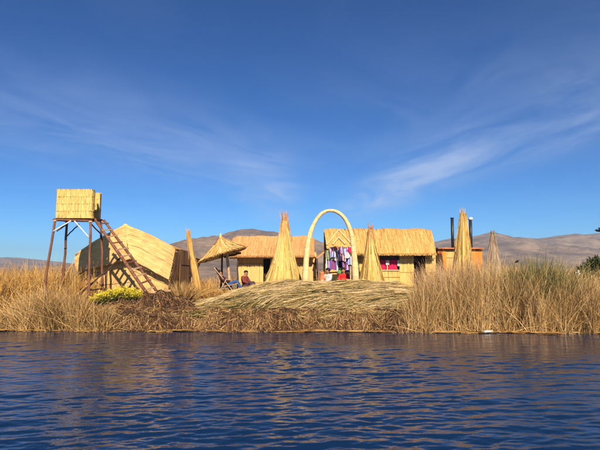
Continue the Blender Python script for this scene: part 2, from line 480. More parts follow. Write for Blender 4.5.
# ------------------------------------------------------------------ setting: the floating island
def edge_y(x):
    x = np.asarray(x, float)
    return 19.45 - 0.022 * x + .15 * np.sin(x * 1.1 + .5) + .10 * np.sin(x * 2.7) + .07 * np.sin(x * 6.3 + 1) + .03 * np.sin(x * 17) + np.where(x > 4.4, -.12, 0)
def smooth(a, b, x):
    t = np.clip((x - a) / (b - a), 0, 1); return t * t * (3 - 2 * t)
def top_z(x):
    x = np.asarray(x, float)
    return .14 + .60 * smooth(-8.6, -7.0, x) * (1 - smooth(4.0, 5.0, x))
def ground_z(x, y):
    x = np.asarray(x, float); y = np.asarray(y, float)
    d = y - edge_y(x)
    tz = top_z(x)
    steep = -.35 + (.35 + tz) * smooth(-.12, .62, d)
    back = smooth(1.5, 3.5, d)
    mid = smooth(-7.5, -5.5, x) * (1 - smooth(6.0, 9.0, x))
    z = steep + (np.maximum(tz, .50 + .62 * mid) - tz) * back
    return z + .025 * np.sin(x * 5.1 + y * 2) * np.sin(y * 4.3)
def build_island():
    xs = np.concatenate([np.arange(-70, -16, 2.0), np.arange(-16, 16, .12), np.arange(16, 71, 2.0)])
    ds = np.concatenate([np.arange(-.25, 1.2, .06), np.arange(1.2, 5, .3), np.arange(5, 14, 1.0), [16, 20, 28, 45, 70, 71]])
    X, D = np.meshgrid(xs, ds, indexing='ij')
    Y = D + edge_y(X)
    Z = ground_z(X, Y) + rng.normal(size=X.shape) * .02 * (D < 1.2)
    Z[:, -1] = -.5
    nx, ny = X.shape
    i, j = np.meshgrid(np.arange(nx - 1), np.arange(ny - 1), indexing='ij')
    a = (i * ny + j).ravel()
    q = np.stack([a, a + ny, a + ny + 1, a + 1], axis=1)
    v = np.stack([X, Y, Z], axis=2).reshape(-1, 3)
    mb = MB(); mb.add(v, q, smooth=True)
    o = mb.build('ground', M['ground'])
    o.data.materials.append(M['soil'])
    mid = D.ravel()[a]
    idx = np.where(mid < 0.95, 1, 0).astype(np.int32)
    o.data.polygons.foreach_set('material_index', idx)
    setp(o, kind='structure', label='low floating reed island with a dark peaty edge')
build_island()

# ------------------------------------------------------------------ setting: hills
def build_hill(name, pts, Yc, depth, seed, label):
    r = np.random.default_rng(seed)
    px = np.array([p[0] for p in pts], float); py = np.array([p[1] for p in pts], float)
    nx, ny = 420, 80
    u = np.linspace(px[0], px[-1], nx)
    crest = np.interp(u, px, py)
    ker = np.ones(9) / 9; crest = np.convolve(np.pad(crest, 4, mode='edge'), ker, 'valid')
    zc = (272 - crest) / 520 * Yc
    xw = (u - 300) / 520 * Yc
    s = np.linspace(0, 1.7, ny)
    X = np.repeat(xw[:, None], ny, 1); S = np.repeat(s[None, :], nx, 0)
    Y = Yc + (S - 1) * depth
    prof = np.where(S < 1, np.sin(np.clip(S, 0, 1) * math.pi / 2) ** 1.25, 1 - .75 * np.clip(S - 1, 0, 1) ** 1.4)
    Z = np.maximum(zc[:, None], 0) * prof
    rel = np.zeros_like(Z)
    for lam, amp in ((.55, .16), (.27, .14), (.12, .10), (.055, .065), (.028, .035)):
        for k in range(7):
            l = lam * Yc * r.uniform(.6, 1.3); a = r.uniform(0, math.pi)
            rel += amp / 2.6 * np.sin(X * math.cos(a) * 6.283 / l + Y * math.sin(a) * 6.283 / l + r.uniform(0, 6.28))
    rel = rel - np.abs(rel) * .35
    Z = Z * (1 + rel * np.minimum(1, (1.02 - np.clip(S, 0, 1)) * 2.2)) - 1.5
    v = np.stack([X, Y, Z], 2).reshape(-1, 3)
    i, j = np.meshgrid(np.arange(nx - 1), np.arange(ny - 1), indexing='ij')
    a = (i * ny + j).ravel()
    mb = MB(); mb.add(v, np.stack([a, a + ny, a + ny + 1, a + 1], 1), smooth=True)
    o = mb.build(name, M['hill'])
    setp(o, kind='structure', label=label)
def hill_material():
    m, t, b = mat_base('dry_hillside', .95)
    b.inputs['Specular IOR Level'].default_value = 0
    tc = t.nodes.new('ShaderNodeTexCoord')
    def no(sc, mapping, det=8):
        mp = t.nodes.new('ShaderNodeMapping'); mp.inputs['Scale'].default_value = mapping
        n = t.nodes.new('ShaderNodeTexNoise'); n.inputs['Scale'].default_value = sc; n.inputs['Detail'].default_value = det
        n.inputs['Roughness'].default_value = .62
        t.links.new(tc.outputs['Object'], mp.inputs[0]); t.links.new(mp.outputs[0], n.inputs['Vector'])
        return n
    n1 = no(.014, (1, .5, 3.2)); n2 = no(.11, (1, .6, 4), 10)
    ad = t.nodes.new('ShaderNodeMath'); ad.operation = 'MULTIPLY_ADD'; ad.inputs[1].default_value = .55
    t.links.new(n2.outputs['Fac'], ad.inputs[0]); t.links.new(n1.outputs['Fac'], ad.inputs[2])
    r = t.nodes.new('ShaderNodeValToRGB')
    e = r.color_ramp.elements
    e[0].position = .64; e[0].color = (.125, .088, .06, 1)
    e[1].position = .90; e[1].color = (.31, .22, .145, 1)
    x = e.new(.77); x.color = (.21, .145, .095, 1)
    t.links.new(ad.outputs[0], r.inputs[0]); t.links.new(r.outputs[0], b.inputs['Base Color'])
    return m
M['hill'] = hill_material()
build_hill('hill_right', [(330, 274), (360, 262), (400, 248), (437, 241), (462, 238), (480, 236), (498, 238), (520, 240), (536, 238), (552, 235.5), (566, 237), (582, 234), (600, 233), (660, 228), (740, 236), (860, 246), (1000, 274)], 1500, 800, 5, 'long dry brown mountain range behind the right-hand reeds')
build_hill('hill_middle', [(40, 274), (100, 268), (150, 259), (185, 249), (205, 243), (222, 236), (236, 231.5), (250, 230), (264, 231.5), (282, 236), (305, 241), (330, 247), (370, 258), (420, 274)], 1100, 600, 8, 'rounded brown hill behind the middle hut')
build_hill('hill_left', [(-420, 274), (-250, 262), (-120, 258), (-40, 259), (0, 256.5), (14, 256), (30, 258), (48, 260), (66, 264), (90, 267), (140, 270), (200, 274)], 1900, 800, 11, 'low mauve hill beyond the reeds at the left edge')

# haze: thin even air round everything
def build_haze():
    mb = MB(); mb.box((0, 1700, 88.5), (5600, 4600, 181))
    m = bpy.data.materials.new('haze_air'); m.use_nodes = True
    t = m.node_tree
    for n in list(t.nodes): t.nodes.remove(n)
    o = t.nodes.new('ShaderNodeOutputMaterial'); v = t.nodes.new('ShaderNodeVolumePrincipled')
    v.inputs['Color'].default_value = (.52, .70, 1.0, 1)
    v.inputs['Density'].default_value = .00030
    v.inputs['Anisotropy'].default_value = 0.0
    t.links.new(v.outputs[0], o.inputs['Volume'])
    setp(mb.build('haze', m), kind='stuff', label='thin pale blue air haze over the far hills')
build_haze()

# ------------------------------------------------------------------ thatch and mat builders
def strands_on(mb, S, N, length, wid, lift=.04, seg=3, du=.01, vmax=1.02, wn=.5, tint=None, v0=None, rag=.3):
    u = rng.random(N); v = (rng.random(N) * (vmax + length * .4) - length * .4) if v0 is None else v0
    ln = length * (1 - rag * rng.random(N))
    t = np.linspace(0, 1, seg + 1)
    d = rng.normal(size=N) * du
    uu = np.clip(u[:, None] + d[:, None] * t, -.012, 1.012)
    vv = np.minimum(np.maximum(v[:, None] + ln[:, None] * t, 0), vmax + .03 * rng.random(N)[:, None])
    eps = 1e-3
    def ev(a, b):
        return S(a.ravel(), b.ravel()).reshape(a.shape + (3,))
    p = ev(uu, vv)
    pu = ev(uu + eps, vv) - p; pv = ev(uu, vv + eps) - p
    nrm = np.cross(pu, pv); nrm /= np.linalg.norm(nrm, axis=2)[..., None] + 1e-12
    lf = (rng.random(N) * lift)[:, None] + .012 + lift * .5 * t[None, :] * rng.random(N)[:, None]
    path = p + nrm * lf[..., None]
    pu0 = pu[:, 0] / (np.linalg.norm(pu[:, 0], axis=1)[:, None] + 1e-12)
    wd = pu0 + nrm[:, 0] * (rng.normal(size=N) * wn)[:, None]
    mb.paths(path, wid * (.6 + .8 * rng.random(N)), wd, tint, .6)

def quadS(p00, p10, p01, p11, bulge=0.0):
    """u along the first edge, v along the second; bulge along the normal"""
    p00, p10, p01, p11 = [np.asarray(p, float) for p in (p00, p10, p01, p11)]
    n = np.cross(p10 - p00, p01 - p00); n /= np.linalg.norm(n)
    def S(u, v):
        u = np.asarray(u)[:, None]; v = np.asarray(v)[:, None]
        return p00 * (1-u)*(1-v) + p10 * u*(1-v) + p01 * (1-u)*v + p11 * u*v + n * bulge * 4 * v * (1 - v)
    return S

def mat_wall(parent, p00, p10, p01, p11, m, name='wall_mat', N=None, ties=3, thick=.06, wid=.017, label=None):
    """a reed mat: slab, upright stalks and tie cords; p00-p10 is the top edge, p01-p11 the bottom (seen from outside, left to right)"""
    # outward normal must be cross(pu, pv)*-1 for top->bottom ordering: flip by swapping u
    p00, p10, p01, p11 = [np.asarray(a, float) for a in (p00, p10, p01, p11)]
    S = quadS(p10, p00, p11, p01)
    w = np.linalg.norm(p10 - p00); h = np.linalg.norm(p01 - p00)
    N = N or int(max(40, w * h * 330))
    mb = MB(); mb.sheet(S, max(2, int(w * 6)), max(2, int(h * 5)), tint=.5, thick=thick)
    strands_on(mb, S, N, .8, wid, lift=.012, seg=2, du=.006, vmax=1.0, wn=.25, tint=np.clip(.55 + rng.normal(size=N) * .2, 0, 1), rag=.5)
    o = mb.build(name, m, parent)
    if label: o['label'] = label
    for k in range(ties):
        vv = (k + .6) / (ties + .2)
        uu = np.linspace(.005, .995, 12)
        p = S(uu, np.full(12, vv) + .006 * np.sin(uu * 40))
        n = np.cross(p00 - p10, p11 - p10); n /= np.linalg.norm(n)
        c = MB(); c.tube(p + n * .032, .011, 5); c.build('tie_cord', M['cord'], o if parent.parent is None else parent)
    return o

def cloth(name, p00, p10, p01, p11, m, wave=.03, nw=3, parent=None, label=None, cat=None, group=None, sag=0.0):
    p00, p10, p01, p11 = [np.asarray(a, float) for a in (p00, p10, p01, p11)]
    S0 = quadS(p10, p00, p11, p01)
    n = np.cross(p00 - p10, p11 - p10); n /= np.linalg.norm(n)
    ph = random.uniform(0, 6)
    def S(u, v):
        return S0(u, v) + n * (wave * np.sin(u * nw * 6.28 + ph + v * .8) * (.3 + .7 * v))[:, None] + np.array((0, 0, -1.)) * (sag * 4 * u * (1 - u) + .02 * np.sin(u * 9 + ph) * v)[:, None]
    mb = MB(); mb.sheet(S, 24, 10, thick=.012)
    o = mb.build(name, m, parent, origin=None if parent else (p01 + p11) / 2)
    return setp(o, label, cat, group)

def pole(parent, a, b, r0, r1=None, m=None, name='pole', n=8, crook=.012, origin=None):
    r1 = r1 or r0 * .8
    k = 7; t = np.linspace(0, 1, k)[:, None]
    p = np.asarray(a) * (1 - t) + np.asarray(b) * t
    w = rng.normal(size=(k, 3)) * crook; w[0] = 0; w[-1] = 0
    mb = MB(); mb.tube(p + w, np.linspace(r0, r1, k), n, wob=.06)
    return mb.build(name, m or M['wood'], parent, origin=origin)

# ------------------------------------------------------------------ watchtower
def build_tower():
    root = empty('watchtower', (*P(75, 300, 21.7)[:2], .2))
    setp(root, 'reed-mat lookout cabin on tall crooked red-brown stilts at the left', 'watchtower')
    yf, yb = 21.2, 22.3
    fl, fr = P(55, 221, yf), P(90.5, 222, yf)
    bl, br = P(67, 222, yb), P(101, 222, yb)
    def leg(top, pxb, pyb, Y):
        b = P(pxb, pyb, Y); g = float(ground_z(b[0], b[1])) - .1
        d = (b - top) / (b[2] - top[2]); b = top + d * (g - top[2])
        return pole(root, b, top + np.array((0, 0, .04)), .06, .05, M['wood'], 'leg', crook=.018)
    leg(fl, 46, 283, yf - .02); leg(fr, 89, 300, yf - .05); leg(bl, 62, 290, yb + .02); leg(br, 103, 292, yb)
    # deck: frame beams and boards
    for a, b in ((fl, fr), (bl, br), (fl, bl), (fr, br)):
        e = (b - a) / np.linalg.norm(b - a) * .07
        pole(root, a - e + (0, 0, .05), b + e + (0, 0, .05), .045, .045, M['wood'], 'deck_beam', crook=.004)
    for k in range(7):
        t = (k + .5) / 7
        a = fl * (1 - t) + bl * t; b = fr * (1 - t) + br * t
        mb = MB(); c = (a + b) / 2 + (0, 0, .115)
        ang = math.atan2(b[1] - a[1], b[0] - a[0])
        mb.box(c, (np.linalg.norm(b - a) + .12, .14, .03), (0, 0, ang)); mb.build('deck_board', M['wood'], root)
    for q in (fl, fr, bl, br):
        th = np.linspace(0, 6.2832 * 3, 28)
        mb = MB(); mb.tube(np.stack([q[0] + .068 * np.cos(th), q[1] + .068 * np.sin(th), q[2] - .02 + .05 * th / 18.85], 1), .012, 5); mb.build('lashing', M['rope_pale'], root)
    # braces
    pole(root, P(53, 231.5, yf - .07), P(71, 220.8, yf - .07), .026, .026, M['white_bar'], 'brace', crook=.002)['label'] = 'white painted diagonal brace'
    pole(root, P(74.5, 221, yf - .07), P(89, 237.5, yf - .07), .026, .026, M['white_bar'], 'brace', crook=.002)['label'] = 'white painted diagonal brace'
    pole(root, P(66, 237, yb), P(79, 224, yb), .028, .026, M['wood_dark'], 'brace', crook=.006)
    pole(root, P(91, 224, yf + .1), P(101, 234, yb), .028, .026, M['wood_dark'], 'brace', crook=.006)
    pole(root, P(57, 231, yf + .1), P(67, 224, yb), .026, .026, M['wood_dark'], 'brace', crook=.006)
    pole(root, P(78, 296, 21.5), P(121, 257, 21.9), .035, .028, M['wood_dark'], 'brace', crook=.012)
    pole(root, P(80, 274, 22.2), P(90, 268, 21.3), .026, .026, M['wood_dark'], 'brace', crook=.006)
    pole(root, P(88.5, 290, 21.2), P(102.5, 289, 22.3), .028, .026, M['wood_dark'], 'brace', crook=.006)
    # cabin: four bands of matting per side, rounded front right corner
    z0 = fl[2] + .13; H = P(74, 189.3, yf)[2] - z0
    a, b = P(56, 220, yf - .04)[:2], P(89, 220, yf - .04)[:2]
    c = P(93, 220, yf + .12)[:2]; cc = P(93.3, 220, yf + .4)[:2]
    path_front = np.array([a, a*.75+b*.25, a*.5+b*.5, a*.25+b*.75, b, b*.45+c*.55+np.array((.02,-.045)), c, cc])
    a2 = P(68, 220, yb)[:2]; b2 = P(100.2, 220, yb + .05)[:2]
    path_left = np.array([a2, a2*.5+a*.5, a + (a2-a)*.03])
    path_back = np.array([b2, b2*.5+a2*.5, a2 + (b2-a2)*.01])
    def panel(path, zlo, zhi, name, outward):
        seg = np.linalg.norm(np.diff(path, axis=0), axis=1); s = np.concatenate([[0], np.cumsum(seg)]); s /= s[-1]
        nb = 4
        pan = MB()
        # thin liner behind the bands
        def lin(u, v, off=-.02):
            x = np.interp(u, s, path[:, 0]); y = np.interp(u, s, path[:, 1])
            return np.stack([x, y, zhi + (zlo - zhi) * v], 1)
        sheetS = lambda u, v: lin(1 - u, v)
        pan.sheet(sheetS, 16, 3, tint=.35, thick=.03)
        root_p = pan.build(name, M['towermat'], root)
        for k in range(nb):
            h = (zhi - zlo) / nb
            t0 = zhi - k * h; t1 = t0 - h * 1.04
            tilt = rng.normal() * .004
            def S(u, v):
                p = lin(1 - u, v)
                p[:, 2] = t0 + (t1 - t0) * v + tilt * (u - .5)
                return p
            mb = MB()
            def So(u, v):
                q = S(u, v); e = 1e-3
                pu = S(u + e, v) - S(u - e, v)
                n = np.cross(pu, np.tile((0, 0, -1.), (len(u), 1))); n /= np.linalg.norm(n, axis=1)[:, None] + 1e-12
                return q + n * (.012 + .007 * v + .003 * np.sin(u * 60))[:, None]
            mb.sheet(So, 40, 4, tint=.5 + rng.normal() * .05, thick=.012)
            strands_on(mb, So, int(420 * np.linalg.norm(path[-1] - path[0]) / 1.5), 1.0, .018, .006, 2, .004, 1.0, .2, tint=np.clip(.55 + rng.normal(size=int(420 * np.linalg.norm(path[-1] - path[0]) / 1.5)) * .17, 0, 1), rag=.15)
            mb.build('mat_band', M['towermat'], root_p)
        return root_p
    panel(path_front, z0, z0 + H, 'front_panel', None)
    panel(path_left, z0, z0 + H, 'side_panel', None)
    # the back panel faces away; its inside shows through the doorway on the right
    panel(path_back, z0, z0 + H * 1.02, 'back_panel', None)
    # reversed copy inside so that the lit inner face carries bands too
    panel(path_back[::-1] + np.array((0, -.05)), z0 + .12, z0 + H * 1.02, 'back_panel_lining', None)
    # corner post and lintel of the doorway
    for q in (P(93.6, 220, yf + .42), P(100, 220, yb - .02), P(57, 220, yf + .03)):
        pole(root, (q[0], q[1], z0 - .05), (q[0], q[1], z0 + H * .98), .03, .028, M['wood_dark'], 'corner_post', crook=.004)
build_tower()

def build_ladder():
    a0, a1 = P(96, 221, 21.45), P(148, 295, 20.95)
    off = np.array((.20, .38, .05)); 
    root = empty('ladder', (float(a1[0]), float(a1[1]), float(a1[2])))
    setp(root, 'long rough wooden ladder leaning from the mound up to the lookout cabin', 'ladder')
    pole(root, a1, a0 + (a0 - a1) * .03, .072, .06, M['wood'], 'rail', crook=.008)
    b0, b1 = a0 + off, a1 + off + np.array((.04, 0, .08))
    pole(root, b1, b0 + (b0 - b1) * .01, .066, .055, M['wood'], 'rail', crook=.008)
    for k in range(11):
        t = .05 + .9 * k / 10
        p = a0 * (1 - t) + a1 * t; q = b0 * (1 - t) + b1 * t
        e = (q - p) * .14
        mb = MB(); c = (p + q) / 2 + (0, 0, .035); d = q - p + 2 * e
        ang = math.atan2(d[1], d[0]); el = -math.asin(d[2] / np.linalg.norm(d))
        mb.box(c, (np.linalg.norm(d), .10, .05), (0, el, ang)); mb.build('rung', M['wood_pale'] if k % 3 else M['wood'], root)
build_ladder()

# ------------------------------------------------------------------ left hut
def build_left_hut():
    A, B, C, D = P(125, 226, 24.2), P(175, 249, 25.0), P(168.5, 280, 23.9), P(130, 259, 23.3)
    E, Fp = P(76, 255, 25.2), P(78.5, 271, 24.9)
    g = .6
    root = empty('reed_hut', (float(D[0]), float(D[1]) + 2, .7))
    setp(root, 'big lopsided pale reed-mat hut behind the ladder with tent-like roof', 'hut')
    def face(name, p00, p10, p01, p11, m, N, bulge=.05, ln=.6, horiz=False, thick=.07, bow=0.0):
        S0 = quadS(p10, p00, p11, p01, 0)
        nn = np.cross(np.asarray(p00) - p10, np.asarray(p11) - p10); nn /= np.linalg.norm(nn)
        def S(u, v):
            u = np.asarray(u); v = np.asarray(v)
            hu = np.clip(4 * u * (1 - u), 0, 1); hv = np.clip(4 * v * (1 - v), 0, 1)
            wob = .018 * np.sin(u * 11 + v * 5) * np.sin(v * 8 + 1) + .012 * np.sin(u * 23 - v * 4)
            return S0(u, v) + nn * (bulge * (.35 + .65 * hu) * hv ** .7 + wob)[:, None] + np.array((0, 0, 1.)) * (bow * hu * (1 - v) - bow * .6 * hu * v)[:, None]
        mb = MB(); mb.sheet(S, 24, 24, tint=.55, thick=thick)
        if horiz:
            S2 = lambda u, v: S(1 - v, u)          # stalks run along the long edge
            strands_on(mb, lambda u, v: S(v, 1 - u), N, ln, .02, .008, 3, .004, 1.0, .15, tint=np.clip(.62 + rng.normal(size=N) * .15, 0, 1), rag=.4)
        else:
            strands_on(mb, S, N, ln, .02, .01, 3, .006, 1.02, .15, tint=np.clip(.62 + rng.normal(size=N) * .15, 0, 1), rag=.4)
        return mb.build(name, m, root)
    rb = np.array((.9, 4.2, .1))
    # front hood, folded at the middle
    face('front_mat', A, B, D, C, M['hutmat'], 1300, .22, .7, True, bow=.10)
    face('front_mat', E, A, Fp, D, M['hutmat'], 1300, .14, .7, True, bow=.07)
    # roof slopes running back
    Ab, Bb, Eb = P(149, 239.5, 27.6), P(189, 252.5, 28.2), P(93, 259, 28.4)
    lap = np.array((0, 0, .02))
    face('roof_slope', Ab + lap, A + lap, Eb + lap, E + lap, M['hutmat'], 300, 0, .8)
    face('roof_slope', A + lap, Ab + lap, B + lap, Bb + lap, M['hutmat'], 300, 0, .8)
    # ridge roll
    mb = MB(); t = np.linspace(0, 1, 8)[:, None]
    mb.tube(A * (1 - t) + Ab * t + (0, 0, .03), .09, 8, wob=.08, tint=.6); mb.build('ridge_roll', M['hutmat'], root)
    # edge rolls along the rakes of the hood
    for a, b in ((A, B), (E, A)):
        mb = MB(); t = np.linspace(0, 1, 10)[:, None]
        mb.tube(a * (1 - t) + b * t + np.array((0, -.02, 0.)) + np.array((0, 0, 1.)) * (.085 * 4 * t * (1 - t)), .05, 7, wob=.12, tint=.6); mb.build('edge_roll', M['hutmat'], root)
    for k in (.3, .62):
        a_, b_ = A * (1 - k) + D * k, B * (1 - k) + C * k
        t = np.linspace(.02, .98, 14)[:, None]; n_ = np.cross(D - A, B - A); n_ /= np.linalg.norm(n_); n_ = n_ if n_[1] < 0 else -n_
        bl_ = .22 * (.35 + .65 * 4 * t * (1 - t)) * (4 * k * (1 - k)) ** .7 + .045
        mb = MB(); mb.tube(a_ * (1 - t) + b_ * t + n_ * bl_ + np.array((0, 0, 1.)) * (.03 * np.sin(t * 9)), .008, 5); mb.build('seam_cord', M['wood_pale'], root)
    mb = MB(); n = 130; k = rng.random(n)[:, None]; side = rng.random(n)[:, None] < .5
    p0 = np.where(side, D * (1 - k) + C * k, B * (1 - k) + C * k) + rng.normal(size=(n, 3)) * .02
    dv = np.where(side, np.array((.02, -.02, -.12)), np.array((.08, .02, -.05))) * (.3 + rng.random(n)[:, None]) + rng.normal(size=(n, 3)) * .03
    mb.ribbons(p0, p0 + dv, .016, None, 2); setp(mb.build('frayed_edge', M['hutmat'], root), kind='stuff')
    for a, b in ((D, C),):
        pole(root, a + (0, -.04, -.01), b + (0, -.04, -.01), .03, .03, M['wood_dark'], 'eave_pole')
    # walls under the hood
    in_ = np.array((0, .45, 0))
    D2, C2, F2 = D + in_, C + in_ * .6 + (-.05, 0, 0), Fp + in_ * .3
    dn = lambda p, dx=0: np.array((p[0] + dx, p[1], g))
    mat_wall(root, D2 + (0, 0, .1), C2 + (0, 0, .12), dn(D2), dn(C2), M['hutmat'], ties=2)
    mat_wall(root, F2 + (0, 0, .1), D2 + (0, 0, .1), dn(F2, .12), dn(D2), M['hutmat'], ties=3)
    # shaded right end: hanging mat, doorway and side wall, shade put into the mat colour
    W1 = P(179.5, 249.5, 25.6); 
    mat_wall(root, B, W1, np.array((C[0] + .02, C[1] + .12, C[2] - .35)), np.array((W1[0] - .1, W1[1], 1.0)), M['shaded_mat'], name='hanging_mat', ties=0)
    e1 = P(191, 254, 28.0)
    mat_wall(root, W1 + (.0, .3, .02), e1 + (0, 0, .1), dn(W1 + (0, .3, 0)), dn(e1), M['shaded_mat'], name='side_wall', ties=2)
    # back and left walls close the hut
    mat_wall(root, Bb + (-.25, -.1, -.1), Eb + (.25, -.1, -.1), dn(Bb + (-.25, -.1, 0)), dn(Eb + (.25, -.1, 0)), M['hutmat'], name='back_wall', ties=2)
    mat_wall(root, Eb + (.25, -.1, -.1), F2 + (0, .1, .3), dn(Eb + (.25, -.1, 0)), dn(F2 + (0, .1, 0)), M['hutmat'], name='side_wall', ties=2)
    # lean-to corner seen behind the spire
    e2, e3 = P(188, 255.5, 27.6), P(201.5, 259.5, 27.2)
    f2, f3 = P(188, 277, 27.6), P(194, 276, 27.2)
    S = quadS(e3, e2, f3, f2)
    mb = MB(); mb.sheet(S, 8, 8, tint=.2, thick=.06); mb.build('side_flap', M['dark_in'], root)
build_left_hut()

# ------------------------------------------------------------------ bundled reed cones
def cone(name, base, tip, prof, nb, m, label, cat='reed cone', group=None, fray=.5, strands=90, ties=(.22, .45, .68), lean=(0, 0), wid=.024, frayed_mat=None, root_z=None):
    """prof: (height fraction, radius) list; a ring of nb bound bundles meeting at the top"""
    base = np.asarray(base, float); H = tip[2] - base[2]
    root = empty(name, base)
    setp(root, label, cat, group)
    ph = np.array([p[0] for p in prof]); pr = np.array([p[1] for p in prof])
    ax = lambda t: base + (np.asarray(tip) - base) * t[:, None]
    a0 = rng.random() * 6
    for k in range(nb):
        th = a0 + k * 2 * math.pi / nb
        mb = MB()
        t = np.linspace(0, 1, 12)
        r = np.interp(t, ph, pr) * (1 + .035 * np.sin(t * 9 + k * 2.1) + .03 * rng.normal()) * np.where(t < .04, 1 + .06 * rng.random(), 1)
        br = np.maximum(.018, r * math.sin(math.pi / nb) * 1.06 * (.95 + .1 * rng.random()))
        c = ax(t) + np.stack([np.cos(th) * r, np.sin(th) * r, np.zeros_like(t)], 1) * (1 - br / (r + .05) * .4)[:, None]
        tone = .5 + rng.normal() * .10
        mb.tube(c, br, 8, tint=tone, wob=.05)
        # stalks laid over the bundle
        n = strands
        phi = th + rng.normal(size=n) * .9
        t0 = rng.random(n) * .75 - .1; t0 = np.maximum(t0, 0); t1 = np.minimum(1.0, t0 + .3 + .3 * rng.random(n))
        tt = t0[:, None] + (t1 - t0)[:, None] * np.linspace(0, 1, 5)
        cx = np.stack([np.interp(tt, t, c[:, i]) for i in range(3)], 2)
        rr = np.interp(tt, t, br) + .006 + .02 * rng.random(n)[:, None] + (rng.random(n) < .12)[:, None] * np.linspace(0, .07, 5)[None, ::-1]
        path = cx + np.stack([np.cos(phi)[:, None] * rr, np.sin(phi)[:, None] * rr, 0 * rr], 2)
        wd = np.stack([-np.sin(phi), np.cos(phi), 0 * phi], 1) + rng.normal(size=(n, 3)) * .3
        mb.paths(path, wid * (.6 + .8 * rng.random(n)), wd, np.clip(tone + rng.normal(size=n) * .24, 0, 1), .7)
        mb.build('reed_bundle', m, root)
    # frayed tips above the last tie
    if fray > 0:
        mb = MB(); n = 110
        th = rng.random(n) * 6.283; rr = np.interp(.97, ph, pr) * (.3 + .9 * rng.random(n))
        p0 = np.asarray(tip) - (0, 0, .25) + np.stack([np.cos(th) * rr, np.sin(th) * rr, 0 * th], 1)
        p1 = p0 + np.stack([np.cos(th) * .10 * rng.random(n), np.sin(th) * .10 * rng.random(n), .2 + fray * rng.random(n) ** 1.3], 1)
        mb.ribbons(p0, p1, .028, rng.normal(size=(n, 3)) * .03, 3, tint=rng.random(n) * .8)
        n = 160; th = rng.random(n) * 6.283; t0 = .66 + .22 * rng.random(n); t1 = np.minimum(1.0, t0 + .12 + .15 * rng.random(n))
        ra = np.interp(t0, ph, pr); rb_ = np.interp(t1, ph, pr)
        p0 = ax(t0) + np.stack([np.cos(th) * (ra * 1.12 + .02), np.sin(th) * (ra * 1.12 + .02), 0 * th], 1)
        p1 = ax(t1) + np.stack([np.cos(th) * (rb_ * 1.15 + .03 + .05 * rng.random(n)), np.sin(th) * (rb_ * 1.15 + .03 + .05 * rng.random(n)), 0 * th], 1)
        mb.ribbons(p0, p1, .02 + .02 * rng.random(n), rng.normal(size=(n, 3)) * .015, 3, tint=np.clip(.45 + rng.normal(size=n) * .25, 0, 1))
        setp(mb.build('frayed_top', frayed_mat or m, root), kind='stuff')
    for tk in ties:
        t = np.array([tk]); r = float(np.interp(tk, ph, pr)); c = ax(t)[0]
        br = max(.018, r * math.sin(math.pi / nb))
        th = np.linspace(0, 2 * math.pi, nb * 4 + 1)
        ro = (r + br * .45) * (1 + .03 * np.cos((th - a0) * nb))
        mb = MB(); mb.tube(np.stack([c[0] + np.cos(th) * ro, c[1] + np.sin(th) * ro, c[2] + .02 * np.sin(th * 3)], 1), .013, 5, cap=False)
        mb.build('tie_cord', M['cord'], root)
    return root

def gz(p): return float(ground_z(p[0], p[1]))
def make_cones():
    b = P(284.5, 300, 24.6); b[2] = gz(b); tip = P(284.5, 221, 24.6)
    cone('reed_cone', b, tip, [(0, .90), (.2, .70), (.4, .48), (.6, .34), (.8, .22), (.93, .13), (1, .10)], 11, M['yellow'], 'wide pale yellow cone of bound reed bundles just left of the arch', group='bound reed cones', fray=.62, frayed_mat=M['orange'])
    b = P(372, 300, 24.4); b[2] = gz(b); tip = P(370.5, 230, 24.4)
    cone('reed_cone', b, tip, [(0, .64), (.2, .49), (.4, .35), (.6, .23), (.8, .14), (.93, .09), (1, .06)], 9, M['yellow'], 'yellow-green reed cone just right of the arch, before the pink curtains', group='bound reed cones', fray=.42, frayed_mat=M['orange'])
    b = P(463.5, 300, 26.0); b[2] = gz(b); tip = P(463, 213, 26.0)
    cone('reed_cone', b, tip, [(0, .60), (.3, .42), (.55, .31), (.75, .22), (.9, .13), (1, .07)], 9, M['yellow'], 'tall pale reed cone between the two black stovepipes', group='bound reed cones', fray=.34)
    b = P(494, 300, 28.5); b[2] = gz(b); tip = P(492.7, 232, 28.5)
    cone('reed_cone', b, tip, [(0, .50), (.4, .37), (.7, .22), (.9, .09), (1, .03)], 9, M['greycone'], 'smooth grey-brown pointed cone farthest right, above the reeds', group='bound reed cones', fray=.16, ties=(.8,))
    # thin leaning spire beside the left hut
    b = P(199.5, 300, 24.0); b[2] = gz(b); tip = P(188.3, 235, 24.0)
    cone('reed_spire', b, tip, [(0, .105), (.25, .09), (.46, .10), (.5, .075), (.7, .05), (.9, .035), (1, .02)], 5, M['gold'], 'slender leaning reed spire beside the shaded end of the left hut', cat='reed spire', fray=.36, ties=(.42, .7), strands=40)
make_cones()

